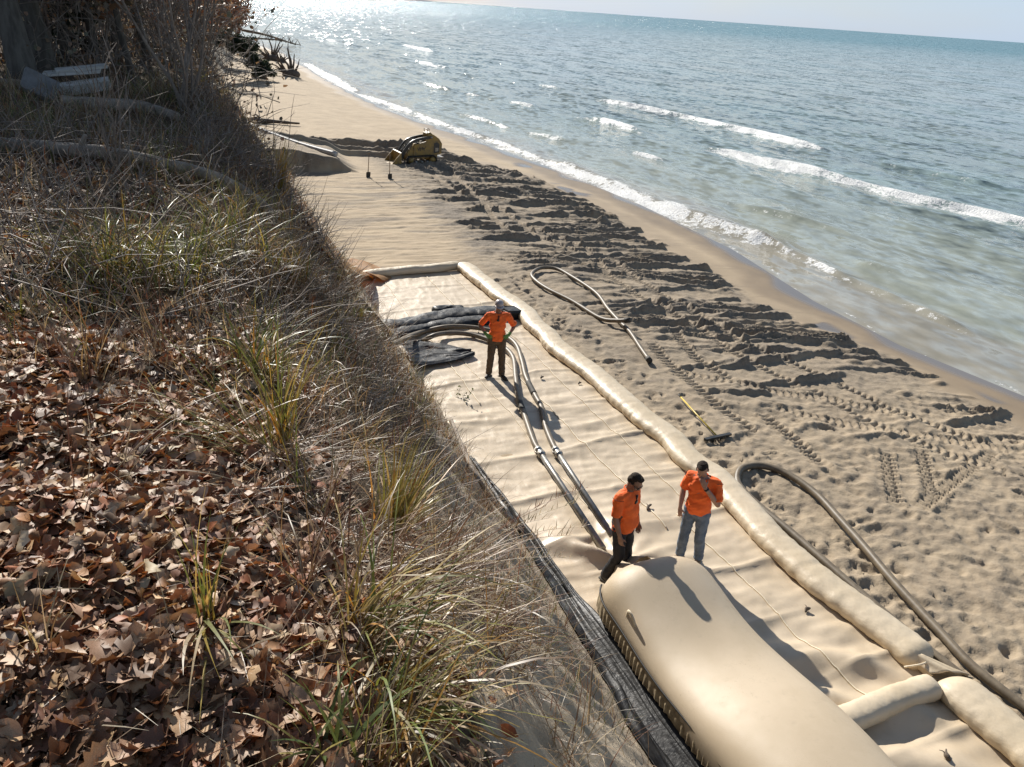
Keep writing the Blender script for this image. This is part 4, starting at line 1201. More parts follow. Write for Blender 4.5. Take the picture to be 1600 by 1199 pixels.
def person(label, loc, face, J, mats, head_yaw=0, head_pitch=0, head_roll=0, hair=None, cap=False, glasses=False, scale=1.0, gloves=False, seed=1, hands=None, belly=0.0, placket=True, boots='boot', extra=None):
    root = empty('person', loc); root.rotation_euler = (0, 0, math.atan2(-face[0], face[1])); root.scale = (scale,) * 3
    tag(root, label, 'person')
    g = lambda k: np.asarray(J[k], float)
    B = MB()
    # ---- body
    hc = g('head'); HR = rotm(R(head_yaw), R(head_pitch), R(head_roll))
    hp = lambda x, y, z: hc + HR @ np.array([x, y, z])
    B.ell(hp(0, -0.008, 0.030), (0.077, 0.094, 0.092), HR); B.ell(hp(0, 0.022, -0.045), (0.058, 0.066, 0.075), HR)
    B.ell(hp(0, 0.045, -0.088), (0.032, 0.030, 0.024), HR); B.ell(hp(0, 0.080, 0.018), (0.060, 0.014, 0.016), HR)
    B.cap(hp(0, 0.088, 0.005), 0.010, hp(0, 0.106, -0.030), 0.015, 8)
    B.ell(hp(0, 0.083, -0.062), (0.026, 0.012, 0.013), HR)
    for s in (-1, 1):
        B.ell(hp(0.080 * s, -0.005, -0.008), (0.011, 0.020, 0.032), HR); B.ell(hp(0.045 * s, 0.058, -0.025), (0.024, 0.024, 0.024), HR)
    B.cap(g('neck') + [0, -0.01, -0.06], 0.062, hp(0, -0.022, -0.05), 0.054, 12)
    ch, pe = g('chest'), g('pel')
    def torso(mb, inf, low=True):
        ax = np.asarray(J.get('tax', (1, 0, 0)), float)
        up = (g('neck') - pe) / np.linalg.norm(g('neck') - pe)
        fw = np.cross(up, ax); fw /= np.linalg.norm(fw)
        M3 = np.stack([ax, fw, up], 1)
        at_ = lambda z, y=0: pe + up * z + fw * y
        mb.ell(at_(0.40, 0.0), (0.178 + inf, 0.108 + inf, 0.155 + inf * .6), M3, 18, 11)
        mb.ell(at_(0.24, 0.012 + belly * .4), (0.160 + inf, 0.108 + inf + belly * .5, 0.17), M3, 18, 11)
        mb.ell(at_(0.08, 0.010 + belly * .6), (0.162 + inf, 0.112 + inf + belly * .6, 0.16), M3, 18, 11)
        if low: mb.ell(at_(-0.04, -0.01), (0.168 + inf, 0.122 + inf, 0.13), M3, 18, 11)
        for s in ('R', 'L'):
            sh = g('sh' + s)
            mb.cap(at_(0.47), 0.085 + inf * .6, sh, 0.062 + inf * .8, 12)
            mb.cap(g('neck') + [0, -0.015, -0.05], 0.055 + inf * .35, sh + [0, 0, 0.005], 0.050 + inf * .6, 12)
            mb.ell(at_(0.37, 0.055) + ax * (0.075 if s == 'R' else -0.075), (0.085 + inf, 0.055 + inf, 0.07 + inf * .5), M3)
        return up, fw, ax
    up, fw, ax = torso(B, 0.0)
    for s in ('R', 'L'):
        B.cap(g('sh' + s), 0.055, g('el' + s), 0.040, 12); B.ell(g('sh' + s), (0.06, 0.06, 0.065))
        e, w = g('el' + s), g('wr' + s); m_ = e + (w - e) * 0.3
        B.cap(e, 0.040, m_, 0.043, 12); B.cap(m_, 0.043, w, 0.027, 12)
        B.cap(g('hip' + s), 0.088, g('kn' + s), 0.058, 12); k_, a_ = g('kn' + s), g('an' + s); c_ = k_ + (a_ - k_) * 0.3 + [0, -0.012, 0]
        B.cap(k_, 0.056, c_, 0.056, 12); B.cap(c_, 0.056, a_, 0.040, 12)
        if not gloves: hand(B, *hands[s])
    remesh(B, 'body', 0.0092, 1, M[mats['skin']], root)
    if gloves:
        for s in ('R', 'L'):
            gm = MB(); hand(gm, *hands[s]); e, w = g('el' + s), g('wr' + s); d = (w - e) / np.linalg.norm(w - e)
            gm.cap(w - d * 0.05, 0.036, w + d * 0.01, 0.034, 10)
            remesh(gm, 'glove', 0.006, 1, M['glove'], root)
    # ---- trousers
    T = MB(); T.ell(pe + [0, -0.005, 0.02], (0.180, 0.135 + belly * .3, 0.13), None, 18, 11); T.ell(pe + [0, -0.005, -0.06], (0.178, 0.135, 0.12), None, 18, 11)
    for s in ('R', 'L'):
        h_, k_, a_ = g('hip' + s), g('kn' + s), g('an' + s)
        T.cap(h_, 0.108, k_, 0.080, 14); T.cap(k_, 0.080, a_ + [0, -0.008, 0.03], 0.074, 14)
        T.ell(a_ + [0, -0.002, 0.015], (0.078, 0.085, 0.045))
    tr = remesh(T, 'trousers', 0.011, 2, M[mats['pants']], root, 0.014, seed * 10 + 3, 13)
    wz = pe[2] + 0.115
    cut(tr, [((0, 0, wz), (0, 0, 1), tuple(pe + [0, 0, 0.1]), 0.4)])
    # ---- shirt
    H = MB(); torso(H, 0.022)
    H.ell(pe + [0, 0.0, 0.0], (0.186, 0.140 + belly * .6, 0.14), None, 18, 11)
    cuts = []
    for s in ('R', 'L'):
        sh, el = g('sh' + s), g('el' + s); d = (el - sh) / np.linalg.norm(el - sh); L = np.linalg.norm(el - sh)
        end = sh + d * L * 0.86
        H.cap(sh, 0.074, end + d * 0.06, 0.070, 14)
        cuts.append((tuple(end), tuple(d), tuple(end + d * 0.06), 0.13))
    nk = g('neck') + up * 0.005
    shirt = remesh(H, 'shirt', 0.011, 2, M['orange'], root, 0.024, seed * 10 + 7, 10)
    hem = pe[2] - 0.075
    cut(shirt, cuts + [((0, 0, hem), (0, 0.03, -1), tuple(pe + [0, 0, -0.14]), 0.3), (tuple(nk), tuple(up + 0.35 * -fw * -1), tuple(nk + up * 0.06), 0.105)])
    # shoulder seams, collar
    for s in ('R', 'L'):
        sh, el = g('sh' + s), g('el' + s); d = (el - sh) / np.linalg.norm(el - sh)
        u1 = np.cross(d, fw); u1 /= np.linalg.norm(u1)
        f2 = np.cross(u1, d)
        c = sh + d * 0.005 - ax * (0.0 if s == 'R' else 0.0)
        a = np.linspace(-0.2, math.pi * 0.75, 14)
        u1s = u1 if u1[2] > 0 else -u1
        pts = [c + (u1s * math.sin(t + 0.5) + f2 * math.cos(t + 0.5)) * 0.084 for t in a]
        MB().tube(pts, 0.004, 5).build('sleeve_seam', M['orange_dark'], shirt)
    a = np.linspace(0, 2 * math.pi, 25)
    MB().tube([nk + ax * 0.066 * math.cos(t) + fw * (0.070 * math.sin(t) - 0.005) + up * (-0.012 - 0.020 * math.sin(t)) for t in a], 0.009, 6).build('collar', M['orange'], shirt)
    if placket:   # sunglasses / radio mic hanging from the neckline
        c = nk + fw * 0.112 + up * -0.10
        P_ = MB(); P_.box(c + fw * 0.012, (0.012, 0.010, 0.055)); P_.box(c + fw * 0.016 + up * -0.045 + ax * 0.012, (0.026, 0.012, 0.020)); P_.build('hung_sunglasses', M['shades'], root)
    # ---- boots
    for s in ('R', 'L'):
        an = g('an' + s); td = np.asarray(J.get('toe' + s, (0, 1, 0)), float); td[2] = 0; td /= np.linalg.norm(td)
        bt = MB(); an0 = np.array([an[0], an[1], 0])
        bt.cap(an0 - td * 0.055 + [0, 0, 0.040], 0.040, an0 + td * 0.13 + [0, 0, 0.036], 0.040, 12); bt.cap(an0 + [0, 0, 0.05], 0.045, an0 + [0, 0, 0.13], 0.052, 12)
        bt.cap(an0 + td * 0.02 + [0, 0, 0.06], 0.045, an0 + td * 0.14 + [0, 0, 0.035], 0.042, 12)
        b_ = remesh(bt, 'boot', 0.009, 1, M[boots], root)
        so_ = MB(); nx = np.array([td[1], -td[0], 0])
        rot = np.stack([nx, td, [0, 0, 1]], 1)
        so_.box(an0 + td * 0.045 + [0, 0, 0.010], (0.046, 0.140, 0.012), rot); so_.build('sole', M['rubber'], b_)
    # ---- head things
    if hair:
        Hh = MB(); Hh.ell(hp(0, -0.030, 0.052), (0.083, 0.086, 0.083), HR); Hh.ell(hp(0, -0.055, 0.005), (0.077, 0.060, 0.070), HR); Hh.ell(hp(0, 0.022, 0.105), (0.062, 0.054, 0.026), HR)
        for s in (-1, 1): Hh.ell(hp(0.072 * s, -0.01, 0.02), (0.015, 0.03, 0.04), HR)
        remesh(Hh, 'hair', 0.0085, 1, M['hair'], root, 0.008, seed + 77, 60)
    if cap:
        Hh = MB(); Hh.ell(hp(0, -0.008, 0.055), (0.094, 0.112, 0.088), HR)
        c_ = remesh(Hh, 'helmet_shell', 0.009, 2, M['cap'], root)
        cut(c_, [(tuple(hp(0, 0, 0.035)), tuple(HR @ np.array([0, 0, -1.0])), tuple(hp(0, 0, -0.06)), 0.16)])
        br = MB(); a = np.linspace(R(20), R(160), 13)
        V = [hp(0.092 * math.cos(t), 0.092 * math.sin(t) + 0.005, 0.040) for t in a] + [hp(0.10 * math.cos(t), 0.165 * math.sin(t), 0.026) for t in a]
        o = link('helmet_brim', raw_mesh('helmet_brim', V, None, grid_faces(2, 13)), M['cap'], c_); o.modifiers.new('t', 'SOLIDIFY').thickness = 0.006
    for s in (-1, 1):
        MB().ell(hp(0.032 * s, 0.082, 0.002), (0.013, 0.009, 0.007), HR, 10, 6).build('eye', M['eye'], root)
    MB().ell(hp(0, 0.095, -0.062), (0.022, 0.005, 0.005), HR, 10, 6).build('mouth', M['lip'], root)
    if glasses:
        gl = MB()
        for s in (-1, 1):
            gl.ell(hp(0.034 * s, 0.098, 0.004), (0.029, 0.008, 0.019), HR, 12, 7); gl.tube([hp(0.062 * s, 0.094, 0.010), hp(0.082 * s, 0.03, 0.012), hp(0.086 * s, -0.03, 0.004)], 0.004, 5)
        gl.tube([hp(-0.01, 0.103, 0.008), hp(0.01, 0.103, 0.008)], 0.004, 5)
        gl.build('sunglasses', M['shades'], root)
    if extra: extra(root, g)
    return root


def build_people():
    cam2 = lambda p: np.array([-p[0], -p[1]]) / math.hypot(p[0], p[1])
    def rot2(v, a): c, s = math.cos(R(a)), math.sin(R(a)); return np.array([v[0] * c - v[1] * s, v[0] * s + v[1] * c])
    base = dict(pel=(0, 0, .95), chest=(0, 0, 1.28), neck=(0, -.01, 1.50), head=(0, .02, 1.645), shR=(.195, -.01, 1.425), shL=(-.195, -.01, 1.425),
                hipR=(.095, 0, .90), hipL=(-.095, 0, .90), knR=(.12, .03, .49), knL=(-.12, .03, .49), anR=(.13, -.01, .09), anL=(-.13, -.01, .09))
    # man 1: hands on hips on the far half of the sheet, facing the camera
    p = G(773, 589, .06)
    J = dict(base, knR=(.115, .04, .49), anR=(.135, .01, .09), knL=(-.125, .03, .49), anL=(-.145, .06, .09), toeR=(.5, 1, 0), toeL=(-.55, .9, 0),
             elR=(.375, -.10, 1.17), wrR=(.245, .05, 1.015), elL=(-.375, -.10, 1.17), wrL=(-.245, .05, 1.015))
    hd = dict(R=((.245, .05, 1.015), (-.75, .60, -.28), (-.5, -.5, -.2), 0.5, -1), L=((-.245, .05, 1.015), (.75, .60, -.28), (.5, -.5, -.2), 0.5, 1))
    person('man in pale helmet, orange shirt and brown trousers, green-gloved hands on hips', (p[0], p[1], 0.062), rot2(cam2(p), 6), J, dict(skin='skin_d', pants='brownpants'), head_yaw=8, head_pitch=-14,
           cap=True, glasses=True, gloves=True, seed=1, hands=hd, scale=1.0, boots='boot')
    # man 2: profile, looking down, arms hanging, black trousers
    p = np.array([5.29, 7.76, .07])
    J = dict(base, head=(0, .075, 1.625), neck=(0, .015, 1.50), chest=(0, .0, 1.28), elR=(.245, .0, 1.14), wrR=(.235, .10, .90), elL=(-.24, .0, 1.14), wrL=(-.225, .09, .90),
             knR=(.105, .05, .49), anR=(.11, -.09, .09), knL=(-.105, .05, .49), anL=(-.11, .07, .09), toeR=(.2, 1, 0), toeL=(-.2, 1, 0))
    hd = dict(R=((.235, .10, .90), (-.05, .25, -1), (-1, 0, 0), 0.55, 1), L=((-.225, .09, .90), (.05, .25, -1), (1, 0, 0), 0.55, -1))
    def pen(root, g):
        MB().tube([g('wrR') + [-.03, .06, -.10], g('wrR') + [-.02, .10, -.13]], 0.010, 8).build('held_marker', M['white_pipe'], root)
    person('man in orange shirt and black trousers in profile, arms hanging, looking down', (p[0], p[1], 0.07), rot2(cam2(p), 62), J, dict(skin='skin_d', pants='blackpants'), head_pitch=-32, head_yaw=0,
           hair=True, glasses=True, seed=2, hands=hd, scale=1.035, belly=0.035, extra=None)
    # man 3: jeans, one hand at his face
    p = np.array([6.55, 7.80, .07])
    J = dict(base, head=(.02, .085, 1.615), neck=(0, .02, 1.49), elL=(-.285, .10, 1.17), wrL=(-.095, .205, 1.43), elR=(.265, -.03, 1.15), wrR=(.225, .12, .93),
             knR=(.115, .05, .49), anR=(.13, .02, .09), knL=(-.11, .03, .49), anL=(-.125, -.06, .09), toeR=(.35, 1, 0), toeL=(-.25, 1, 0))
    hd = dict(R=((.225, .12, .93), (-.25, .30, -1), (-.4, -1, 0), 0.35, 1, 1.0, 0.25), L=((-.095, .205, 1.43), (.60, .0, 1), (.45, -1, .1), 0.75, -1))
    def watch(root, g):
        e, w = g('elL'), g('wrL'); d = (w - e) / np.linalg.norm(w - e)
        MB().tube([w - d * 0.045, w - d * 0.018], 0.036, 14).build('watch', M['shades'], root)
    person('man in orange shirt and blue jeans rubbing his face, standing by the big tube', (p[0], p[1], 0.07), rot2(cam2(p), -14), J, dict(skin='skin', pants='jeans'), head_pitch=-34, head_yaw=14, head_roll=6,
           hair=True, seed=3, hands=hd, scale=1.01, belly=0.01, placket=False, extra=watch, boots='tanboot')


build_people()

# ================================================================== MACHINE AND TOOLS
def build_loader():
    c = (G(612, 254, 0) + G(692, 252, 0)) / 2
    f = G(612, 254, 0) - G(692, 252, 0)
    root = empty('track_loader', (c[0], c[1], z_beach(c[0], c[1]) + 0.02), math.atan2(f[1], f[0]) + math.pi)   # local -x is the front
    tag(root, 'small yellow stand-on track loader with black lift arms on the sand', 'loader')
    Y = M['yellow_paint']; K = M['black_paint']
    # tracks: belt with lugs, wheels
    for s in (-1, 1):
        yo = 0.42 * s
        pts = []
        for a in np.linspace(-90, 90, 9): pts.append((0.62 + 0.21 * math.cos(R(a)), 0.23 + 0.21 * math.sin(R(a))))
        for a in np.linspace(90, 270, 9): pts.append((-0.55 + 0.19 * math.cos(R(a)), 0.21 + 0.19 * math.sin(R(a))))
        pts = np.array(pts)
        n = len(pts)
        V = []
        for k, w in ((1.0, -0.13), (1.0, 0.13), (0.86, 0.13), (0.86, -0.13)):
            cc = pts.mean(0)
            for x, z in pts: V.append((cc[0] + (x - cc[0]) * (1 if k == 1 else 0.96), yo + w, cc[1] + (z - cc[1]) * k))
        Q = []
        for r_ in range(4):
            for i in range(n): Q.append([r_ * n + i, r_ * n + (i + 1) % n, ((r_ + 1) % 4) * n + (i + 1) % n, ((r_ + 1) % 4) * n + i])
        belt = link('track', raw_mesh('track', V, None, Q, False), M['rubber'], root)
        lug = MB(); per = np.vstack([pts, pts[:1]]); seg = np.linalg.norm(np.diff(per, axis=0), axis=1); cum = np.concatenate([[0], np.cumsum(seg)])
        for t in np.arange(0, cum[-1], 0.095):
            x = np.interp(t, cum, per[:, 0]); z = np.interp(t, cum, per[:, 1]); x2 = np.interp((t + 0.02) % cum[-1], cum, per[:, 0]); z2 = np.interp((t + 0.02) % cum[-1], cum, per[:, 1])
            a = math.atan2(z2 - z, x2 - x); rot = np.array([[math.cos(a), 0, -math.sin(a)], [0, 1, 0], [math.sin(a), 0, math.cos(a)]])
            lug.box((x, yo, z), (0.022, 0.13, 0.018), rot)
        lug.build('tread_lugs', M['rubber'], belt, False)
        for x, r_ in ((0.62, 0.15), (-0.55, 0.13), (-0.28, 0.08), (0.03, 0.08), (0.33, 0.08)):
            MB().tube([(x, yo - 0.10, 0.22 if r_ > .1 else 0.12), (x, yo + 0.10, 0.22 if r_ > .1 else 0.12)], r_, 14).build('track_wheel', Y if r_ > .1 else M['steel'], belt)
    # chassis and hood
    body = MB(); body.prism([(-0.62, 0.28), (0.95, 0.28), (0.95, 0.75), (0.40, 0.80), (-0.55, 0.72), (-0.66, 0.5)], -0.29, 0.29).build('chassis', Y, root, False)
    hood = MB(); hood.prism([(-0.50, 0.72), (-0.30, 0.98), (0.25, 1.06), (0.36, 0.80)], -0.26, 0.26).build('hood', Y, root, False)
    # side panels carrying the arm pivots, high at the back
    for s in (-1, 1):
        p = MB(); p.prism([(-0.35, 0.42), (0.50, 0.42), (1.15, 0.50), (1.18, 0.98), (1.02, 1.22), (0.72, 1.42), (0.42, 1.46), (0.30, 1.10), (-0.32, 0.92)], 0.30 * s - 0.025, 0.30 * s + 0.025)
        sp = p.build('side_panel', Y, root, False)
        q = MB()
        for i, (x, z, w, h, a) in enumerate(((-.12, .74, .02, .07, .3), (-.05, .76, .02, .08, -.2), (.02, .78, .05, .016, .4), (.03, .72, .02, .07, -.4), (.12, .76, .02, .07, .2), (.18, .78, .05, .016, -.5), (.20, .72, .02, .06, .3), (.26, .80, .016, .07, -.6))):
            rot = np.array([[math.cos(a), 0, -math.sin(a)], [0, 1, 0], [math.sin(a), 0, math.cos(a)]])
            q.box((x, 0.332 * s, z), (w, 0.004, h), rot)
        q.build('decal_lettering', K, sp, False)
        MB().prism([(0.72, 0.52), (1.02, 0.55), (1.04, 0.95), (0.90, 1.06), (0.74, 1.0)], 0.332 * s - 0.006, 0.332 * s + 0.006).build('vent_panel', K, sp, False)
        MB().prism([(0.80, 0.60), (0.97, 0.62), (0.97, 0.78), (0.80, 0.78)], 0.343 * s - 0.004, 0.343 * s + 0.004).build('vent_window', M['steel'], sp, False)
        # lift arm
        arm = MB(); P = smooth_path([(0.55, 0.34 * s, 1.30), (0.10, 0.34 * s, 1.24), (-0.45, 0.34 * s, 1.08), (-0.78, 0.33 * s, 0.72), (-0.98, 0.30 * s, 0.34)], 22)
        T = np.gradient(P, axis=0); T /= np.linalg.norm(T, axis=1)[:, None]; Nn = np.stack([-T[:, 2], 0 * T[:, 0], T[:, 0]], -1)
        hw = np.linspace(0.06, 0.085, 22)[:, None]
        rows = [P + Nn * hw + [0, .028, 0], P + Nn * hw - [0, .028, 0], P - Nn * hw - [0, .028, 0], P - Nn * hw + [0, .028, 0]]
        V = np.stack(rows, 0).reshape(-1, 3); n = 22
        Q = [[r_ * n + i, r_ * n + i + 1, ((r_ + 1) % 4) * n + i + 1, ((r_ + 1) % 4) * n + i] for r_ in range(4) for i in range(n - 1)] + [[0, n, 2 * n, 3 * n], [n - 1, 4 * n - 1, 3 * n - 1, 2 * n - 1]]
        arm.add(V, Q); am = arm.build('lift_arm', K, root, False)
        MB().tube([(0.20, 0.24 * s, 0.85), (-0.15, 0.26 * s, 1.02)], 0.05, 10).build('lift_cylinder', K, am); MB().tube([(-0.15, 0.26 * s, 1.02), (-0.42, 0.28 * s, 1.08)], 0.025, 10).build('cylinder_rod', M['steel'], am)
        MB().tube([(0.58, 0.30 * s, 1.30), (0.58, 0.40 * s, 1.30)], 0.06, 12).build('pivot_pin', M['steel'], am)
    MB().tube([(-0.60, -0.33, 0.93), (-0.60, 0.33, 0.93)], 0.045, 10).build('cross_tube', K, root)
    for y_ in (-0.1, 0.0, 0.1): MB().tube(smooth_path([(0.3, y_, 1.08), (-0.3, y_ * 1.4, 1.2), (-0.75, y_, 0.85), (-0.98, y_, 0.45)], 18), 0.016, 6).build('hydraulic_hose', M['rubber'], root)
    # tilt linkage, yellow coupler plate and bucket
    MB().prism([(-0.92, 0.25), (-1.02, 0.56), (-1.10, 0.56), (-1.04, 0.22)], -0.28, 0.28).build('coupler_plate', Y, root, False)
    MB().tube([(-0.66, 0, 0.86), (-1.0, 0, 0.54)], 0.04, 10).build('tilt_cylinder', M['steel'], root)
    out = [(-1.08, 0.62), (-1.06, 0.12), (-1.18, 0.03), (-1.62, 0.02), (-1.62, 0.05), (-1.22, 0.08), (-1.13, 0.16), (-1.13, 0.60)]
    bk = MB(); bk.prism(out, -0.56, 0.56); b = bk.build('bucket', Y, root, False)
    for s in (-1, 1): MB().prism([(-1.09, 0.60), (-1.07, 0.08), (-1.60, 0.03), (-1.36, 0.34)], 0.565 * s - 0.015, 0.565 * s + 0.015).build('bucket_side', Y, b, False)
    MB().box((-1.60, 0, 0.035), (0.05, 0.58, 0.014)).build('cutting_edge', M['steel'], b, False)
    # control tower, rails, operator platform
    MB().prism([(0.40, 1.06), (0.36, 1.48), (0.55, 1.54), (0.70, 1.42), (0.72, 1.06)], -0.25, 0.25).build('control_tower', Y, root, False)
    MB().tube(smooth_path([(0.42, -0.20, 1.50), (0.40, -0.18, 1.66), (0.42, 0, 1.68), (0.40, 0.18, 1.66), (0.42, 0.20, 1.50)], 20), 0.016, 8).build('hand_rail', K, root)
    for y_ in (-0.08, 0.08):
        lv = MB().tube([(0.55, y_, 1.52), (0.57, y_, 1.64)], 0.012, 8).build('control_lever', K, root); MB().ell((0.57, y_, 1.66), (0.024,) * 3).build('lever_knob', K, lv)
    MB().box((1.10, 0, 0.30), (0.20, 0.28, 0.02)).build('operator_platform', M['steel'], root, False)
    MB().tube([(0.1, 0.14, 1.0), (0.1, 0.14, 1.18)], 0.03, 10).build('exhaust', M['steel'], root)


build_loader()


def build_tools():
    for i, (b, t) in enumerate((((575, 277), (576, 236)), ((609, 279), (608, 238)))):
        p = G(*b, 0.0); p[2] = z_beach(p[0], p[1])
        root = empty('shovel', p, 0.35); root.rotation_euler = (R(3), R(-2 if i else 2), 0.4)
        tag(root, 'wooden-handled shovel standing upright in the graded sand ' + ('next to the loader bucket' if i else 'nearer the cut sand bank'), 'shovel', 'shovels standing in the sand')
        nu, nv = 7, 7; V = []
        for j in range(nv):
            t_ = j / (nv - 1); w = 0.115 * (1 if t_ > .35 else math.sqrt(max(t_ / .35, 0.03)))
            for k in range(nu):
                u = k / (nu - 1) * 2 - 1
                V.append((u * w, 0.03 * (1 - u * u) - 0.02, -0.08 + 0.30 * t_))
        bl = link('blade', raw_mesh('blade', V, None, grid_faces(nv, nu)), M['rubber'], root); bl.modifiers.new('t', 'SOLIDIFY').thickness = 0.006
        MB().tube([(0, 0.012, 0.16), (0, 0.006, 0.34)], [0.024, 0.019], 10).build('socket', M['rubber'], root)
        MB().tube([(0, 0.006, 0.30), (0, 0, 1.05)], 0.017, 10).build('handle', M['wood_handle'], root)
        MB().tube([(-0.055, 0, 1.06), (0.055, 0, 1.06)], 0.016, 8).build('grip', M['wood_handle'], root)
    a, b = G(1059, 623, 0.0), G(1119, 684, 0.05)
    a[2] = z_beach(a[0], a[1]) + 0.10; b[2] = z_beach(b[0], b[1]) + 0.07
    root = empty('push_broom', b); tag(root, 'push broom with yellow handle and black head lying on trodden sand', 'broom')
    MB().tube([(0, 0, 0.02), (a - b) * 0.5 + [0, 0, .005], (a - b) * 0.93], 0.016, 10).build('handle', M['ylw_handle'], root)
    MB().tube([(a - b) * 0.93, (a - b)], 0.0175, 10).build('grip', M['rubber'], root)
    h0, h1 = G(1101, 690, 0.05), G(1141, 681, 0.05)
    d = (h1 - h0) / np.linalg.norm(h1 - h0); L = np.linalg.norm(h1 - h0) / 2; n = np.array([-d[1], d[0], 0]); rot = np.stack([d, n, [0, 0, 1]], 1)
    MB().box((h0 + h1) / 2 - b + [0, 0, 0.04], (L, 0.035, 0.022), rot).build('head_block', M['wood_handle'] if False else M['black_paint'], root, False)
    br = MB(); rg = random.Random(3)
    for k in range(90):
        p = (h0 + h1) / 2 - b + d * rg.uniform(-L, L) * 0.97 + n * rg.uniform(-.028, .028)
        br.tube([p + [0, 0, 0.03], p + np.array([rg.uniform(-.01, .01), rg.uniform(-.02, .01), -0.055])], [0.007, 0.004], 4)
    br.build('bristles', M['rubber'], root)


build_tools()


# ================================================================== DRIFTWOOD AND RUBBLE
def knobby(P, r, seed, n=10, amp=0.18):
    mb = MB(); P = np.asarray(P, float)
    rr = np.asarray(r) * (1 + amp * np.array([vn(i * 0.5, 0, seed) for i in range(len(P))]))
    mb.tube(P, rr, n); return mb


def build_driftwood():
    rg = random.Random(11)
    a, b = G(408, 190, .15), G(468, 193, .12)
    root = empty('driftwood_log', (a[0], a[1], z_beach(a[0], a[1]))); tag(root, 'dark driftwood log with curled roots lying on the smooth far sand', 'driftwood')
    o = np.array([a[0], a[1], z_beach(a[0], a[1])]); d = b - a; d[2] = -0.05
    knobby([d * t + [0, 0.1 * math.sin(t * 5), 0.16] for t in np.linspace(0, 1, 16)], np.linspace(0.17, 0.05, 16), 5).build('trunk', M['drift'], root)
    for k in range(9):
        an = rg.uniform(0, 6.28); L = rg.uniform(0.4, 0.8)
        P = smooth_path([(0, 0, .18), (-0.3 + 0.2 * math.cos(an), 0.25 * math.sin(an), .25 + 0.25 * math.sin(an)), (-0.35 - 0.4 * L + .3 * math.cos(an), .5 * math.sin(an) * L, .15 + abs(math.sin(an)) * 0.5 * L)], 10)
        knobby(P, np.linspace(0.09, 0.02, 10), k, 6).build('root', M['drift'], root)
    t = np.linspace(0, 4.6, 18)
    knobby([(-0.75 - 0.32 * math.sin(x), 0.05, 0.34 + 0.26 * math.cos(x)) for x in t], np.linspace(0.06, 0.03, 18), 9, 6).build('root', M['drift'], root)
    for (px, py, sc, lab, sd) in ((455, 117, 2.1, 'upright dark root stump with forked stems standing on the far beach', 1), (424, 91, 2.0, 'splayed dark root stump leaning on the far beach towards the point', 2), (405, 123, 1.7, 'low rounded root mass beside the fallen evergreen bush', 3), (440, 93, 1.2, 'short twiggy root between two taller stumps on the far beach', 4)):
        p = G(px, py, 0); p[2] = z_beach(p[0], p[1]) - 0.05
        root = empty('root_stump', p); tag(root, lab, 'stump')
        rg = random.Random(sd); kb = MB(); kb.ell((0, 0, 0.25 * sc * .5), (0.42 * sc, 0.35 * sc, 0.24 * sc)); kb.build('root_plate', M['drift'], root)
        for k in range(13):
            an = rg.uniform(-1.4, 1.4) + (0 if sd != 2 else -0.5); L = sc * rg.uniform(0.5, 1.35) * (0.55 if sd == 3 else 1)
            P = [(0.18 * sc * math.sin(an), 0.1 * rg.uniform(-1, 1), 0.2 * sc)]
            for j in range(5):
                q = P[-1]; an += rg.uniform(-.35, .35); P.append((q[0] + L / 5 * math.sin(an) * 0.8, q[1] + rg.uniform(-.08, .08) * sc, max(q[2] + L / 5 * math.cos(an), 0.02)))
            knobby(P, np.linspace(0.085, 0.018, 6) * sc * rg.uniform(.6, 1), k, 6).build('root', M['drift'], root)
    # fallen trunks at the point reaching the water
    for i, (a, b, r, lab) in enumerate((((378, 47), (462, 70), .24, 'long fallen trunk reaching from the wooded point to the water'), ((398, 60), (470, 71), .16, 'thin bare fallen trunk lying at the waterline below the longer trunk'))):
        A, B = G(*a, 0.9 - .4 * i), G(*b, -.45)
        root = empty('fallen_tree', A); tag(root, lab, 'fallen tree')
        knobby(smooth_path([(0, 0, 0), (B - A) * .5 + [0, 0, .25], B - A], 18), np.linspace(r, r * .35, 18), 20 + i, 8).build('trunk', M['drift'], root)
        rg = random.Random(i)
        for k in range(14):
            t = rg.uniform(.2, 1); p = (B - A) * t; L = rg.uniform(1, 2.4); an = rg.uniform(-1, 1)
            knobby([p, p + np.array([L * .3 * math.sin(an), rg.uniform(-.5, .5), L * .35]), p + np.array([L * .7 * math.sin(an), rg.uniform(-.9, .9), L * .55])], [.06, .035, .012], k, 5).build('branch', M['drift'], root)
    # white pipe lying from the bluff foot onto the cut bank
    A, B = G(391, 197, 1.2), np.array([7.35, 38.6, z_beach(7.35, 38.6) + 0.13])
    root = empty('white_pipe', A); tag(root, 'long dull white ribbed pipe lying from the bluff onto the cut sand bank', 'pipe')
    D = B - A; P = np.array([D * t + [0, 0, -0.10 * math.sin(t * math.pi)] for t in np.linspace(0, 1, 30)])
    MB().tube(P, 0.13, 14).build('pipe_body', M['white_pipe'], root)
    for a_ in (0.6, 1.5, 2.4): MB().tube(P + np.array([0.125 * math.cos(a_), 0, 0.125 * math.sin(a_)]), 0.022, 6).build('rib', M['white_pipe'], root)
    # long pale log winding across the bluff top
    P = []
    for px, py in ((-60, 240), (0, 246), (70, 250), (130, 256), (190, 262), (270, 277), (330, 292), (372, 310), (405, 332), (425, 352)):
        q = hit(px, py); P.append(q + [0, 0, 0.14])
    P = np.array(P); root = empty('fallen_log', P[4]); tag(root, 'long pale bowed log lying across the grassy bluff top', 'log')
    Q = smooth_path(P, 60) - P[4]
    knobby(Q, np.linspace(0.085, 0.065, 60), 31, 10, .08).build('trunk', M['pole'], root)
    knobby([Q[22], Q[22] + [.1, -.1, .18]], [.03, .02], 3, 6).build('branch_stub', M['pole'], root)


build_driftwood()


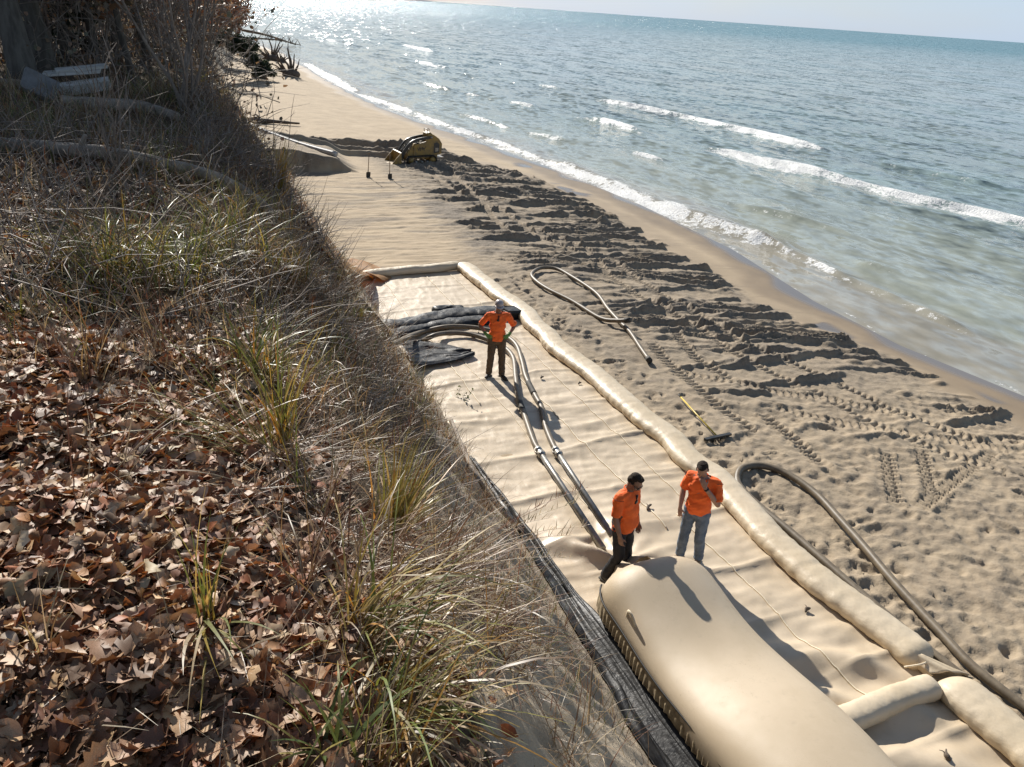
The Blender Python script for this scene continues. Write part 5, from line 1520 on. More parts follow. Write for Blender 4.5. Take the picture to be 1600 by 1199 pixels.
def build_rubble():
    # tilted grey slab
    p = hit(66, 160)
    o = bevel_box('concrete_slab', (0.27, 0.05, 0.21), M['concrete'], None, (p[0], p[1] + 0.05, p[2] + 0.26), (R(-38), R(28), R(12)), 0.015, 0.008, 4)
    tag(o, 'grey broken concrete slab tilted against the pile of boards under the trees', 'slab')
    q = hit(120, 152)
    for i, (dx, dy, dz, hx, hy, hz, ry, rz, lab) in enumerate(((0.05, 0.15, 0.16, 0.55, 0.16, 0.09, -9, 6, 'thick weathered white beam propped at the bottom of the board pile'),
                                                     (-0.05, 0.40, 0.40, 0.50, 0.14, 0.025, -6, -4, 'thin white board lying on top of the thick beam'),
                                                     (0.12, 0.46, 0.475, 0.45, 0.12, 0.022, -7, 9, 'topmost thin white board of the pile under the trees'))):
        o = bevel_box('weathered_board', (hx, hy, hz), M['plank'], None, (q[0] + dx, q[1] + dy, q[2] + dz), (R(8), R(ry), R(rz)), 0.008, 0.004, i)
        tag(o, lab, 'board')
    q = hit(178, 176)
    o = knobby(smooth_path([(q[0] - 0.75, q[1] + .1, q[2] + .12), (q[0], q[1], q[2] + .12), (q[0] + .45, q[1] - .05, q[2] + .10), (q[0] + .95, q[1] - .55, q[2] + .02)], 24), np.linspace(.12, .08, 24), 41, 10, .08).build('fallen_log', M['pole'])
    tag(o, 'short bent log lying below the tilted concrete slab', 'log')
    q = hit(10, 136)
    o = knobby([(q[0] - 1.2, q[1], q[2] + .06), (q[0] - .3, q[1], q[2] + .07), (q[0] + .25, q[1] - .05, q[2] + .06)], [.09, .09, .08], 43, 10, .05).build('fallen_log', M['pole'])
    tag(o, 'straight pale log end beside the tree base and the concrete slab', 'log')


build_rubble()


# ================================================================== PLANTS
def cvar(c, rg, v=0.25):
    k = 1 + rg.uniform(-v, v); return (c[0] * k * (1 + rg.uniform(-.08, .08)), c[1] * k, c[2] * k * (1 + rg.uniform(-.12, .12)))


LEAF_COLS = [(0.48, 0.32, 0.19), (0.30, 0.155, 0.08), (0.60, 0.45, 0.30), (0.40, 0.24, 0.13), (0.33, 0.12, 0.045), (0.19, 0.10, 0.06), (0.54, 0.37, 0.22), (0.26, 0.14, 0.075), (0.56, 0.40, 0.25), (0.36, 0.17, 0.07)]


def leaf_shape(rg, kind, n=8, cols=5):
    """lobed, curled dry leaf; unit length along y"""
    ys = np.linspace(0, 1, n)
    if kind == 0:   # oak, rounded lobes
        w = 0.30 * np.sin(ys * math.pi * 0.95 + 0.12) ** 0.8 * (1 + 0.42 * np.cos(ys * math.pi * 7))
    elif kind == 1:  # maple-like
        w = np.interp(ys, [0, .12, .28, .38, .55, .64, .8, 1], [.03, .34, .46, .22, .40, .16, .17, 0])
    else:
        w = 0.27 * np.sin(ys * math.pi) ** 0.7
    w = np.maximum(w, 0.012)
    c1, c2, tw = rg.uniform(-1.8, 2.0), rg.uniform(-1.6, 2.2), rg.uniform(-.8, .8)
    V = []
    for y, ww in zip(ys, w):
        for s in np.linspace(-1, 1, cols):
            x = s * ww * (1 + 0.12 * rg.uniform(-1, 1))
            z = c1 * 0.35 * x * x * 4 + c2 * 0.22 * (y - .5) ** 2 + tw * x * (y - .3) + 0.03 * rg.uniform(-1, 1)
            V.append((x, y + 0.10 * abs(s) * (1 if kind == 1 else .4) * rg.uniform(-.3, 1), z))
    V = np.array(V); V -= V.mean(0)
    V = np.vstack([V, [[0, V[:, 1].min() - .02, 0.0], [.012, V[:, 1].min() - .28, .05], [-.012, V[:, 1].min() - .28, .05]]])
    return V, grid_faces(n, cols), [[n * cols, n * cols + 1, n * cols + 2]]


def rand_rot(rg, tilt):
    return np.array(Euler((rg.gauss(0, tilt), rg.gauss(0, tilt), rg.uniform(0, 6.283)), 'XYZ').to_matrix())


def in_view(P, m=160):
    x, y, w = proj(P)
    return w > 0.2 and -m < x < 1600 + m and -m < y < 1199 + m


def build_leaves():
    rg = random.Random(21)
    shapes = [leaf_shape(rg, (0, 0, 1, 0, 2, 1)[i % 6]) for i in range(12)]; low = [leaf_shape(rg, (0, 2, 1, 0, 2, 0)[i % 6], 7, 3) for i in range(40)]
    n = 90000
    y = 0.35 + 11.5 * RNG.random(n) ** 1.9; x = RNG.uniform(-3.0, 1.75, n)
    q = x_base(y) - x
    dens = sm(3.0, 3.6, q) * (1 - 0.86 * sm(3.8, 5.4, y + 0.8 * vn(x, y, 701))) * (0.20 + 0.80 * sm(3.5, 4.3, q + 0.5 * vn(x * 1.3, y * 1.3, 700)))
    z = z_bluff(x, y)
    d = np.stack([x, y, z], -1) - CAM_POS; w = d @ C_FWD; ppx = CX + F * (d @ C_R) / w; ppy = CY - F * (d @ C_U) / w
    ok = (RNG.random(n) < dens) & (w > .2) & (ppx > -160) & (ppx < 1760) & (ppy > -160) & (ppy < 1360)
    pts = [(float(x[i]), float(y[i]), float(z[i]) + rg.uniform(0.004, 0.05)) for i in np.nonzero(ok)[0][:17000]]
    # the 300 nearest as leaves of their own
    pts.sort(key=lambda p: np.linalg.norm(np.array(p) - CAM_POS))
    vis = [p for p in pts if in_view(p, 0)]
    own = set(); step = 1
    for p in vis[:900:3]: own.add(p)
    metas = {}
    k = 0
    for p in own:
        si = k % len(shapes); ci = (k * 5) % len(LEAF_COLS); k += 1
        if (si, ci) not in metas:
            V, Q, T = shapes[si]; c = cvar(LEAF_COLS[ci], rg, .15)
            metas[(si, ci)] = raw_mesh('leaf', V, T, Q, True, np.tile(c, (len(V), 1))); metas[(si, ci)].materials.append(M['leaf'])
        o = bpy.data.objects.new('leaf', metas[(si, ci)]); COL.objects.link(o); o.parent = bluff
        sc = rg.uniform(0.07, 0.125)
        o.location = (p[0], p[1], p[2] + 0.03); o.scale = (sc,) * 3; o.rotation_euler = (rg.gauss(0, .42), rg.gauss(0, .42), rg.uniform(0, 6.28))
    mb = MB()
    for p in pts:
        if p in own: continue
        V, Q, T = low[rg.randrange(len(low))]
        sc = rg.uniform(0.05, 0.115)
        c = cvar(LEAF_COLS[rg.randrange(len(LEAF_COLS))], rg, .3)
        mb.add((V * sc) @ rand_rot(rg, .42).T + np.array(p), Q, T, c)
    o = mb.build('leaf_litter', M['leaf'], bluff, True, True); o['kind'] = 'stuff'


build_leaves()

G_GREEN = [(0.19, 0.24, 0.06), (0.27, 0.29, 0.08), (0.36, 0.33, 0.11), (0.13, 0.18, 0.05)]
G_YEL = [(0.50, 0.37, 0.09), (0.55, 0.44, 0.18), (0.48, 0.27, 0.06), (0.36, 0.33, 0.09)]
G_DRY = [(0.50, 0.40, 0.26), (0.40, 0.30, 0.19), (0.58, 0.49, 0.35), (0.31, 0.215, 0.13)]
G_RED = [(0.22, 0.10, 0.06), (0.28, 0.15, 0.08), (0.18, 0.09, 0.055), (0.33, 0.22, 0.12)]


def blade(mb, p, az, lean, L, w, droop, c, rg, nseg=7, side=0.0, fold=True):
    """arching tapering grass blade"""
    h = np.array([math.cos(az), math.sin(az), 0.0]); q = np.array([-h[1], h[0], 0])
    a = lean; P = [np.asarray(p, float)]; dirs = []
    for i in range(nseg):
        d = h * math.sin(a) + np.array([0, 0, math.cos(a)]) + q * side * (i / nseg)
        d /= np.linalg.norm(d); dirs.append(d); P.append(P[-1] + d * L / nseg); a = min(a + droop / nseg * (0.5 + i / nseg), 2.7)
    P = np.array(P); t = np.linspace(0, 1, nseg + 1)
    ww = w * np.minimum(1, 0.55 + 2 * t) * (1 - t ** 2.2) + 0.0006
    tw = rg.uniform(-1.5, 1.5)
    ang = tw * t
    wd = q[None] * np.cos(ang)[:, None] + np.array([0, 0, 1.0])[None] * np.sin(ang)[:, None] * 0.6
    V = np.vstack([P - wd * ww[:, None] / 2, P + wd * ww[:, None] / 2])
    Q = grid_faces(2, nseg + 1)
    c0 = np.asarray(c)
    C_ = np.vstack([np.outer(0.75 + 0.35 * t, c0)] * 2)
    n0 = mb.n; mb.add(V, Q, None, c0); mb.C[-1] = C_


def tussock(px, py, n, L, w, cols, label, group=None, lean=0.35, droop=1.3, az=None, azs=3.14, seed=0, rad=0.06, base=None, name='grass_tussock', side=0.0, under=True, seeds=0):
    rg = random.Random(seed * 7 + 1)
    P = hit(px, py) if base is None else np.asarray(base, float)
    root = empty(name, P - np.array([0, 0, .02])); tag(root, label, 'grass' if name != 'leafy_sprig' else 'plant', group)
    mb = MB()
    for i in range(n):
        a = rg.uniform(0, 6.283) if az is None else az + rg.gauss(0, azs)
        b = np.array([rg.gauss(0, rad), rg.gauss(0, rad), 0.0])
        blade(mb, b, a, abs(rg.gauss(lean, lean * .55)), L * rg.uniform(.45, 1.15), w * rg.uniform(.55, 1.2), droop * rg.uniform(.4, 1.5), cvar(rg.choice(cols), rg), rg, side=rg.uniform(-.5, .5) + side)
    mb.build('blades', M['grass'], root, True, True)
    if under:
        mb = MB()
        for i in range(int(n * .7)):
            blade(mb, np.array([rg.gauss(0, rad * 1.3), rg.gauss(0, rad * 1.3), 0]), rg.uniform(0, 6.283), rg.uniform(.7, 1.5), L * rg.uniform(.25, .6), w * .5, rg.uniform(.5, 1.6), cvar(rg.choice(G_DRY), rg), rg, 5)
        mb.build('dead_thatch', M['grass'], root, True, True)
    for k in range(seeds):
        mb = MB(); a = rg.uniform(0, 6.283) if az is None else az + rg.gauss(0, azs)
        sp = rg.uniform(.25, .5); H_ = L * rg.uniform(1.0, 1.4)
        pts = [np.zeros(3)]
        an = lean * rg.uniform(.3, 1)
        for j in range(8):
            an += sp * .25; pts.append(pts[-1] + np.array([math.cos(a) * math.sin(an), math.sin(a) * math.sin(an), math.cos(an)]) * H_ / 8)
        pts = np.array(pts); c = cvar(rg.choice(G_RED + G_DRY), rg)
        mb.tube(pts, np.linspace(.0022, .001, 9), 3, False, c)
        for j in range(26):
            t = rg.uniform(.62, 1.0); q = np.array([np.interp(t * 8, range(9), pts[:, d_]) for d_ in range(3)])
            blade(mb, q, a + rg.uniform(-1.4, 1.4), rg.uniform(.2, 1.0), rg.uniform(.03, .075), .004, .6, cvar(c, rg), rg, 3)
        mb.build('seed_stalk', M['grass'], root, True, True)
    return root


def build_grass():
    GR = 'grass tussocks on the bluff'
    sunaz = math.pi / 2
    # clumps that stand out, by their foot in the photograph
    tussock(441, 700, 42, 0.78, 0.0121, G_GREEN + G_YEL, 'tall yellow-green clump with stiff upright stems rising from the leaf litter', lean=.16, droop=.8, seed=1, rad=.03, seeds=2)
    tussock(405, 590, 87, 0.62, 0.0149, G_GREEN + G_YEL + G_DRY[:1], 'bright arching tussock with pale sunlit drooping blade tips mid-slope', lean=.5, droop=2.0, seed=2, rad=.06)
    tussock(415, 712, 57, 0.90, 0.0108, G_GREEN + G_YEL[:2] + G_DRY[:1], 'flattened sheaf of long blades leaning inland over the leaves', lean=1.05, droop=.7, az=math.pi * .93, azs=.28, seed=3, rad=.03)
    tussock(527, 560, 50, 0.53, 0.0149, G_GREEN + G_YEL, 'small spiky yellow-green tuft at the brink above the cloth flap', lean=.35, droop=1.5, seed=4, rad=.05)
    for i, (x, y) in enumerate(((170, 430), (235, 440), (300, 428), (345, 400))):
        tussock(x, y, 150, 0.83, 0.0108, G_GREEN + G_GREEN + G_DRY[:1] + G_YEL[:1], 'broad dark green arching tussock in the shade below the pale log', 'green tussocks below the log', lean=.55, droop=1.7, seed=10 + i, rad=.16)
    for i, (x, y) in enumerate(((415, 420), (455, 440), (380, 360), (430, 350))):
        tussock(x, y, 100, 0.69, 0.0095, G_GREEN[:2] + G_YEL + G_DRY, 'loose green and straw tussock at the brink beside the end of the pale log', 'tussocks by the log end', lean=.45, droop=1.5, seed=20 + i, rad=.12)
    tussock(610, 842, 93, 0.69, 0.0135, G_GREEN[1:3] + G_YEL + G_YEL, 'golden yellow-green sheaf leaning out over the sand scarp', lean=.75, droop=.7, az=.85, azs=.35, seed=30, rad=.035)
    tussock(651, 765, 37, 0.53, 0.0121, G_YEL + G_GREEN[:1], 'narrow upright golden tuft above the thin grey pole', lean=.15, droop=.7, seed=31, rad=.025)
    tussock(560, 1000, 112, 0.78, 0.0121, G_GREEN + G_DRY + G_YEL, 'large sprawling tussock of long pale arching blades over the scarp', lean=.75, droop=1.8, seed=32, rad=.07, az=-.2, azs=1.3, seeds=3)
    tussock(600, 1110, 75, 0.75, 0.0135, G_GREEN[:2] + G_DRY + G_YEL, 'drooping tussock hanging down the top of the sand scarp', lean=.9, droop=1.7, seed=33, rad=.06, az=-.3, azs=.9)
    tussock(326, 968, 24, 0.66, 0.0170, G_GREEN[1:3] + G_YEL[:2] + G_DRY[:1], 'few broad pale blades drooping towards the photographer over brown leaves', lean=1.2, droop=1.0, az=-1.65, azs=.35, seed=34, rad=.02, under=False)
    tussock(324, 985, 11, 0.53, 0.0081, G_GREEN + G_YEL, 'thin upright blades rising from the brown leaves', lean=.2, droop=.6, az=1.5, azs=.6, seed=35, rad=.02, under=False)
    tussock(515, 1195, 32, 0.38, 0.0162, G_GREEN, 'fresh green broad-bladed tuft among brown leaves at the lip', lean=.5, droop=1.3, seed=36, rad=.04, under=False)
    tussock(45, 1010, 17, 0.38, 0.0068, G_DRY, 'wispy straw tuft among the brown leaves beside an orange leaf', lean=.6, droop=.8, seed=37, rad=.05)
    tussock(690, 905, 50, 0.75, 0.0068, G_RED + G_DRY, 'reddish bluestem clump with arching seed stalks over the black film', lean=.9, droop=.8, az=-.25, azs=.45, seed=38, rad=.05, seeds=7)
    tussock(150, 600, 32, 0.75, 0.0068, G_RED + G_DRY, 'reddish bluestem clump with feathery stalks over dark leaves', lean=.45, droop=.7, seed=39, rad=.05, seeds=5)
    tussock(250, 560, 32, 0.69, 0.0068, G_RED + G_DRY[:2], 'thin russet grass with pale seed heads above the dark leaves', lean=.4, droop=.7, az=2.4, azs=.5, seed=40, rad=.05, seeds=5)
    tussock(700, 620, 87, 0.69, 0.0081, G_DRY + G_RED + G_GREEN[:1], 'tangled brown-red grass hanging over the edge of the tan sheet', lean=.9, droop=1.3, az=-.2, azs=.9, seed=41, rad=.12, seeds=3)
    tussock(640, 560, 100, 0.62, 0.0081, G_DRY + G_RED + G_YEL[:1], 'dry brown tussock overhanging the two hoses', lean=.9, droop=1.3, az=.2, azs=1.0, seed=42, rad=.13, seeds=2)
    tussock(655, 530, 75, 0.56, 0.0081, G_YEL + G_GREEN[:2] + G_DRY, 'yellow-green low grass spilling over the hoses beside the black bundle', lean=1.0, droop=1.1, az=.4, azs=.8, seed=43, rad=.12)
    tussock(437, 300, 75, 0.94, 0.0135, G_YEL + G_DRY[:1] + G_GREEN[:1], 'tall tan sheaf of dead grass standing beside the cut sand bank', lean=.2, droop=.4, az=.5, azs=.6, seed=44, rad=.06, seeds=0)
    tussock(560, 500, 62, 0.50, 0.0108, G_GREEN + G_YEL, 'green spiky tuft at the corner of the tan sheet', lean=.4, droop=1.3, seed=45, rad=.06)
    for i, (x, y, az_, n_, L_, c_, lab) in enumerate(((430, 716, 2.7, 34, .95, G_GREEN + G_YEL, 'long thin green and gold stems sprawling across the leaves from the tall clump'), (300, 690, .3, 16, .8, G_DRY + G_YEL, 'scattered long straw stems arching over the leaf litter'),
            (500, 800, 2.2, 26, .75, G_DRY + G_YEL + G_GREEN[:1], 'loose straw and green stems at the edge of the leaf litter'), (470, 930, 1.2, 22, .7, G_DRY + G_RED, 'thin russet and straw stems standing among the leaves by the large tussock'),
            (560, 700, -.4, 40, .7, G_DRY + G_YEL[:2], 'dense pale straw tussock between the leaf litter and the scarp'), (180, 760, 1.0, 14, .8, G_RED + G_DRY[:1], 'few reddish stalks leaning over the open leaf litter'),
            (570, 1190, .4, 40, .75, G_GREEN + G_YEL + G_DRY, 'broad arching tussock at the very lip of the scarp above the film'))):
        tussock(x, y, n_, L_, .0075, c_, lab, lean=.75, droop=1.0, az=az_, azs=.7, seed=500 + i, rad=.07, under=False, seeds=2)
    # scattered filler clumps on the slope and the top
    rg = random.Random(77); k = 0
    PAL = (('dry straw-coloured', G_DRY + G_RED[:1]), ('green', G_GREEN + G_GREEN + G_DRY[:1]), ('yellowing', G_YEL + G_DRY[:2] + G_GREEN[:1]), ('reddish-brown', G_RED + G_DRY[:2]))
    ZON = {
        'lip': (40, (0.45, 1.55, 1.6, 9), (0, 0, 2, 3), .50, ((3.4, 'at the top of the bare sand scarp beside the fallen leaves'), (6, 'on the scarp lip above the black film'), (99, 'on the scarp lip above the thin grey pole'))),
        'slope': (58, (1.0, 4.2, 8.2, 24), (0, 1, 2, 3), .52, ((11.5, 'on the bluff face above the thin grey pole'), (15, 'on the bluff face across from the man with hands on hips'), (18, 'on the bluff face above the two hoses'), (20.5, 'on the bluff face above the black plastic bundle'), (99, 'on the bluff face above the cloth flap'))),
        'far': (48, (1.0, 4.4, 22, 60), (0, 2, 2, 1), .66, ((30, 'on the bluff face beyond the cloth flap'), (40, 'on the bluff face above the cut sand bank'), (99, 'on the far bluff face beyond the white pipe'))),
        'top': (56, (-3.0, 1.3, 5, 17), (0, 1, 1, 0), .48, ((8, 'on the bluff top among dark leaves'), (11, 'on the bluff top along the long pale log'), (14, 'on the bluff top between the pale log and the slab'), (99, 'on the bluff top around the concrete slab')))}
    for zone, (n, (xa, xb, ya, yb), pals, L, marks) in ZON.items():
        c = 0
        while c < n:
            x, y = rg.uniform(xa, xb), rg.uniform(ya, yb)
            if zone == 'slope' and x > float(x_base(y)) - .35: continue
            z = zl(x, y)
            if not in_view((x, y, z), 60): continue
            c += 1; k += 1
            far = y > 22; nm, cols = PAL[rg.choice(pals)]; mark = next(m for lim, m in marks if y < lim)
            tussock(0, 0, 34 if far else 50, L * rg.uniform(.7, 1.25), .013 if far else .0075, cols, nm + ' grass tussock ' + mark, nm + ' tussocks ' + mark, lean=.55, droop=1.4, seed=200 + k, rad=.12, base=(x, y, z), seeds=1 if rg.random() < .3 and not far else 0)
    for i in range(9):   # root mat on the dark hump
        x, y = 0.6 + rg.gauss(0, .5), 16.3 + rg.gauss(0, .5)
        tussock(0, 0, 60, .4, .009, G_DRY[1:] + G_RED, 'brown thatch tussock on the dark hump beside the bare shrub', 'thatch on the hump', lean=.9, droop=1.2, seed=400 + i, rad=.2, base=(x, y, zl(x, y)))
    # dry straw lying everywhere on the lip and the slope
    mb = MB(); rg = random.Random(5)
    n = 60000
    y = 0.8 + 15 * RNG.random(n) ** 1.4; x = RNG.uniform(-1.0, 4.3, n); q = x_base(y) - x
    den = 0.012 + 0.95 * veg_mask(x, y) * (1 - 0.75 * sm(3.9, 4.8, q)) * sm(0.2, 0.6, q)
    z = z_bluff(x, y)
    for i in np.nonzero((RNG.random(n) < den) & (q > .3))[0][:11000]:
        blade(mb, (x[i], y[i], z[i] + rg.uniform(0, .03)), rg.uniform(0, 6.283), rg.uniform(.8, 1.75), rg.uniform(.08, .34), rg.uniform(.0025, .005), rg.uniform(-.4, .9), cvar(rg.choice(G_DRY + G_RED[:1]), rg, .35), rg, 3)
    n = 30000
    y = RNG.uniform(1.0, 9.5, n); x = RNG.uniform(0.5, 2.6, n); q = x_base(y) - x
    den = sm(2.2, 3.0, q + 0.4 * vn(y * 1.2, y * 0, 702)) * (1 - sm(3.4, 4.0, q)) * sm(0.0, 0.4, vn(y * 1.3, x * 1.3, 703))
    z = z_bluff(x, y)
    for i in np.nonzero(RNG.random(n) < den)[0][:2000]:
        blade(mb, (x[i], y[i], z[i] + rg.uniform(0, .04)), rg.gauss(-.15, .7), rg.uniform(.9, 1.9), rg.uniform(.15, .6), rg.uniform(.0025, .006), rg.uniform(.1, 1.0), cvar(rg.choice(G_DRY + G_RED), rg, .4), rg, 4)
    o = mb.build('straw_litter', M['grass'], bluff, True, True); o['kind'] = 'stuff'
    # fine grass cover over shaded bluff top and far face
    mb = MB(); cnt = 0
    while cnt < 15000:
        y = rg.uniform(4.2, 48) if rg.random() < .4 else rg.uniform(4.2, 18); x = rg.uniform(-5, 4.6); s = float(x_base(y)) - x
        if s < .5 or (s > 3.6 and y < 4.6): continue
        z = zl(x, y)
        if not in_view((x, y, z), 40): cnt += 0.2; continue
        cnt += 1
        blade(mb, (x, y, z), rg.uniform(0, 6.283), rg.uniform(.1, 1.0), rg.uniform(.15, .45) * (1 + .02 * y), .004 + .0004 * y, rg.uniform(.4, 1.8), cvar(rg.choice(G_DRY + G_RED + [(0.16, 0.13, 0.08), (0.12, 0.14, 0.06)] + G_GREEN[3:]), rg, .35), rg, 4)
    o = mb.build('grass_cover', M['grass'], bluff, True, True); o['kind'] = 'stuff'
    # green leafy sprig over the sheet, fern-like
    P = hit(705, 655); root = empty('leafy_sprig', P); tag(root, 'small green leafy sprig leaning out over the tan sheet', 'plant')
    rg = random.Random(9); st = MB(); lf = MB()
    for k in range(4):
        a = rg.uniform(-.3, .9); pts = smooth_path([(0, 0, 0), (.15 * math.cos(a), .15 * math.sin(a), .22), (.42 * math.cos(a), .42 * math.sin(a), .36 + .1 * k)], 10)
        st.tube(pts, .004, 4, False, (0.12, 0.10, 0.04))
        for j in range(3, 10):
            for s in (-1, 1):
                V, Q, T = leaf_shape(rg, 2); lf.add((V * .065) @ rand_rot(rg, .7).T + pts[j] + np.array([-math.sin(a), math.cos(a), 0]) * s * .03, Q, T, cvar((0.11, 0.15, 0.04), rg))
    st.build('stem', M['grass'], root, True, True); lf.build('foliage', M['needle'], root, True, True)


build_grass()


# ------------------------------------------------------------------ shrubs and trees
def twig_tree(mb, p, d, L, r, depth, rg, spread=.55, tips=None, n=5, up=.12, kids=(2, 4), seg=4):
    P = [np.asarray(p, float)]; d = np.asarray(d, float)
    for i in range(seg):
        d = d + np.array([rg.gauss(0, .13), rg.gauss(0, .13), rg.gauss(0, .10) + up * .3]); d /= np.linalg.norm(d)
        P.append(P[-1] + d * L / seg)
    P = np.array(P)
    mb.tube(P, np.linspace(r, r * .55, seg + 1), n if r > .02 else 3, False)
    if depth <= 0:
        if tips is not None: tips.append((P[-1], d)); tips.append((P[seg // 2], d))
        return
    for k in range(rg.randint(*kids)):
        t = rg.uniform(.35, 1); q = np.array([np.interp(t * seg, range(seg + 1), P[:, j]) for j in range(3)])
        a = rg.uniform(0, 6.283); o = np.array([math.cos(a), math.sin(a), rg.uniform(-.2, .5)]); nd = d + o * spread; nd /= np.linalg.norm(nd)
        twig_tree(mb, q, nd, L * rg.uniform(.5, .8), r * .5, depth - 1, rg, spread, tips, n, up, kids, seg)
    twig_tree(mb, P[-1], d, L * .7, r * .55, depth - 1, rg, spread, tips, n, up, kids, seg)


def leaf_quads(mb, tips, n, size, cols, rg, jit=.15):
    for i in range(n):
        p, d = rg.choice(tips)
        V = np.array([(-.35, -.5, 0), (.35, -.5, .1), (.42, .15, -.1), (0, .6, .1), (-.42, .15, .05)]) * size * rg.uniform(.6, 1.2)
        V = V @ rand_rot(rg, 1.2).T + p + np.array([rg.gauss(0, jit), rg.gauss(0, jit), rg.gauss(0, jit)])
        mb.add(V, [[0, 1, 2, 3]], [[0, 3, 4]], cvar(rg.choice(cols), rg, .35))


def shrub(base, H, n, label, group, seed, cols=None, nl=0, spread=.5, r=.018, depth=2, lean=.45, lsize=.07, name='bare_shrub', mat='leaf', kids=(2, 4)):
    rg = random.Random(seed); root = empty(name, base); tag(root, label, 'shrub', group)
    mb = MB(); tips = []
    for k in range(n):
        a = rg.uniform(0, 6.283); l = rg.uniform(.1, 1) * lean
        twig_tree(mb, (rg.gauss(0, .12), rg.gauss(0, .12), 0), (math.cos(a) * l, math.sin(a) * l, 1), H * rg.uniform(.35, .6), r * rg.uniform(.6, 1.2), depth, rg, spread, tips, 5, .1, kids)
    mb.build('stems', M['twig'], root)
    if nl:
        lb = MB(); leaf_quads(lb, tips, nl, lsize, cols or LEAF_COLS, rg, .10); lb.build('foliage', M[mat], root, True, True)
    return root


def tree(px, py, width, H, label, seed, lean=(0, 0), leaves=0, group=None, base=None, depth=3, mat='bark', limbs=9, cols=None):
    rg = random.Random(seed); B = hit(px, py) if base is None else np.asarray(base, float)
    root = empty('tree', B - np.array([0, 0, .1])); tag(root, label, 'tree', group)
    n = 26; t = np.linspace(0, 1, n) ** 1.7
    P = np.stack([lean[0] * t * H + .18 * np.array([vn(v * 4, 0, seed) for v in t]), lean[1] * t * H + .18 * np.array([vn(v * 4, 5, seed) for v in t]), t * H], -1); P[0, :2] = 0
    r0 = width / 2; rr = r0 * (1 - .78 * t) * (1 + .22 * np.exp(-t * 40))
    # furrowed bark: uneven rings
    mb = MB(); mb.tube(P, rr, 16); V = mb.V[-1]; cc = np.repeat(P, 16, 0)
    V[:len(cc)] += (V[:len(cc)] - cc) * (.10 * fbm(np.arange(len(cc)) % 16 * 1.7, np.arange(len(cc)) // 16 * .9, 2, seed))[:, None]
    mb.build('trunk', M[mat], root)
    cr = MB(); tips = []
    for k in range(limbs):
        tt = rg.uniform(.28, .98); p = np.array([np.interp(tt, t, P[:, j]) for j in range(3)]); a = rg.uniform(0, 6.283)
        twig_tree(cr, p, (math.cos(a), math.sin(a), rg.uniform(.25, .9)), H * .17 * (1.25 - tt * .6), r0 * .34 * (1.2 - tt), depth, rg, .6, tips, 5, .15, (2, 3))
    cr.build('crown', M['bark'], root)
    if leaves:
        lb = MB(); leaf_quads(lb, tips, leaves, .17, cols or LEAF_COLS, rg, .2); lb.build('foliage', M['leaf'], root, True, True)
    return root


def evergreen(base, H, W, label, seed, n=5200, group=None, dark=(0.035, 0.055, 0.028), hang=None, name='evergreen_bush'):
    rg = random.Random(seed); root = empty(name, base); tag(root, label, 'bush' if name == 'evergreen_bush' else 'tree', group)
    st = MB(); lf = MB(); ax = np.asarray(hang if hang is not None else (0, 0, 1), float); ax = ax / np.linalg.norm(ax) * H
    st.tube([np.zeros(3), ax * .5, ax], [.14 * H / 4, .09 * H / 4, .02], 7)
    cl = []
    for k in range(46):
        t = rg.uniform(.08, 1); p = ax * t; a = rg.uniform(0, 6.283); rad = W * (1 - .55 * t) * rg.uniform(.45, 1)
        q = p + np.array([math.cos(a) * rad, math.sin(a) * rad, rg.uniform(-.25, .25) * rad]); st.tube([p, (p + q) / 2 + [0, 0, .1], q], [.035, .022, .008], 4, False); cl.append((p, q))
    for i in range(n):
        p, q = rg.choice(cl); t = rg.random() ** .6; c = p + (q - p) * t + np.array([rg.gauss(0, .16), rg.gauss(0, .16), rg.gauss(0, .13)]) * W * .35
        V = np.array([(-.5, -.5, 0), (.5, -.5, .1), (.35, .5, -.1), (-.35, .5, .1)]) * rg.uniform(.05, .13) * (1 + H * .06) * np.array([.7, 1.3, 1])
        lf.add(V @ rand_rot(rg, 1.0).T + c, [[0, 1, 2, 3]], None, cvar(dark, rg, .45))
    st.build('stem', M['bark'], root); lf.build('foliage', M['needle'], root, False, True)
    return root


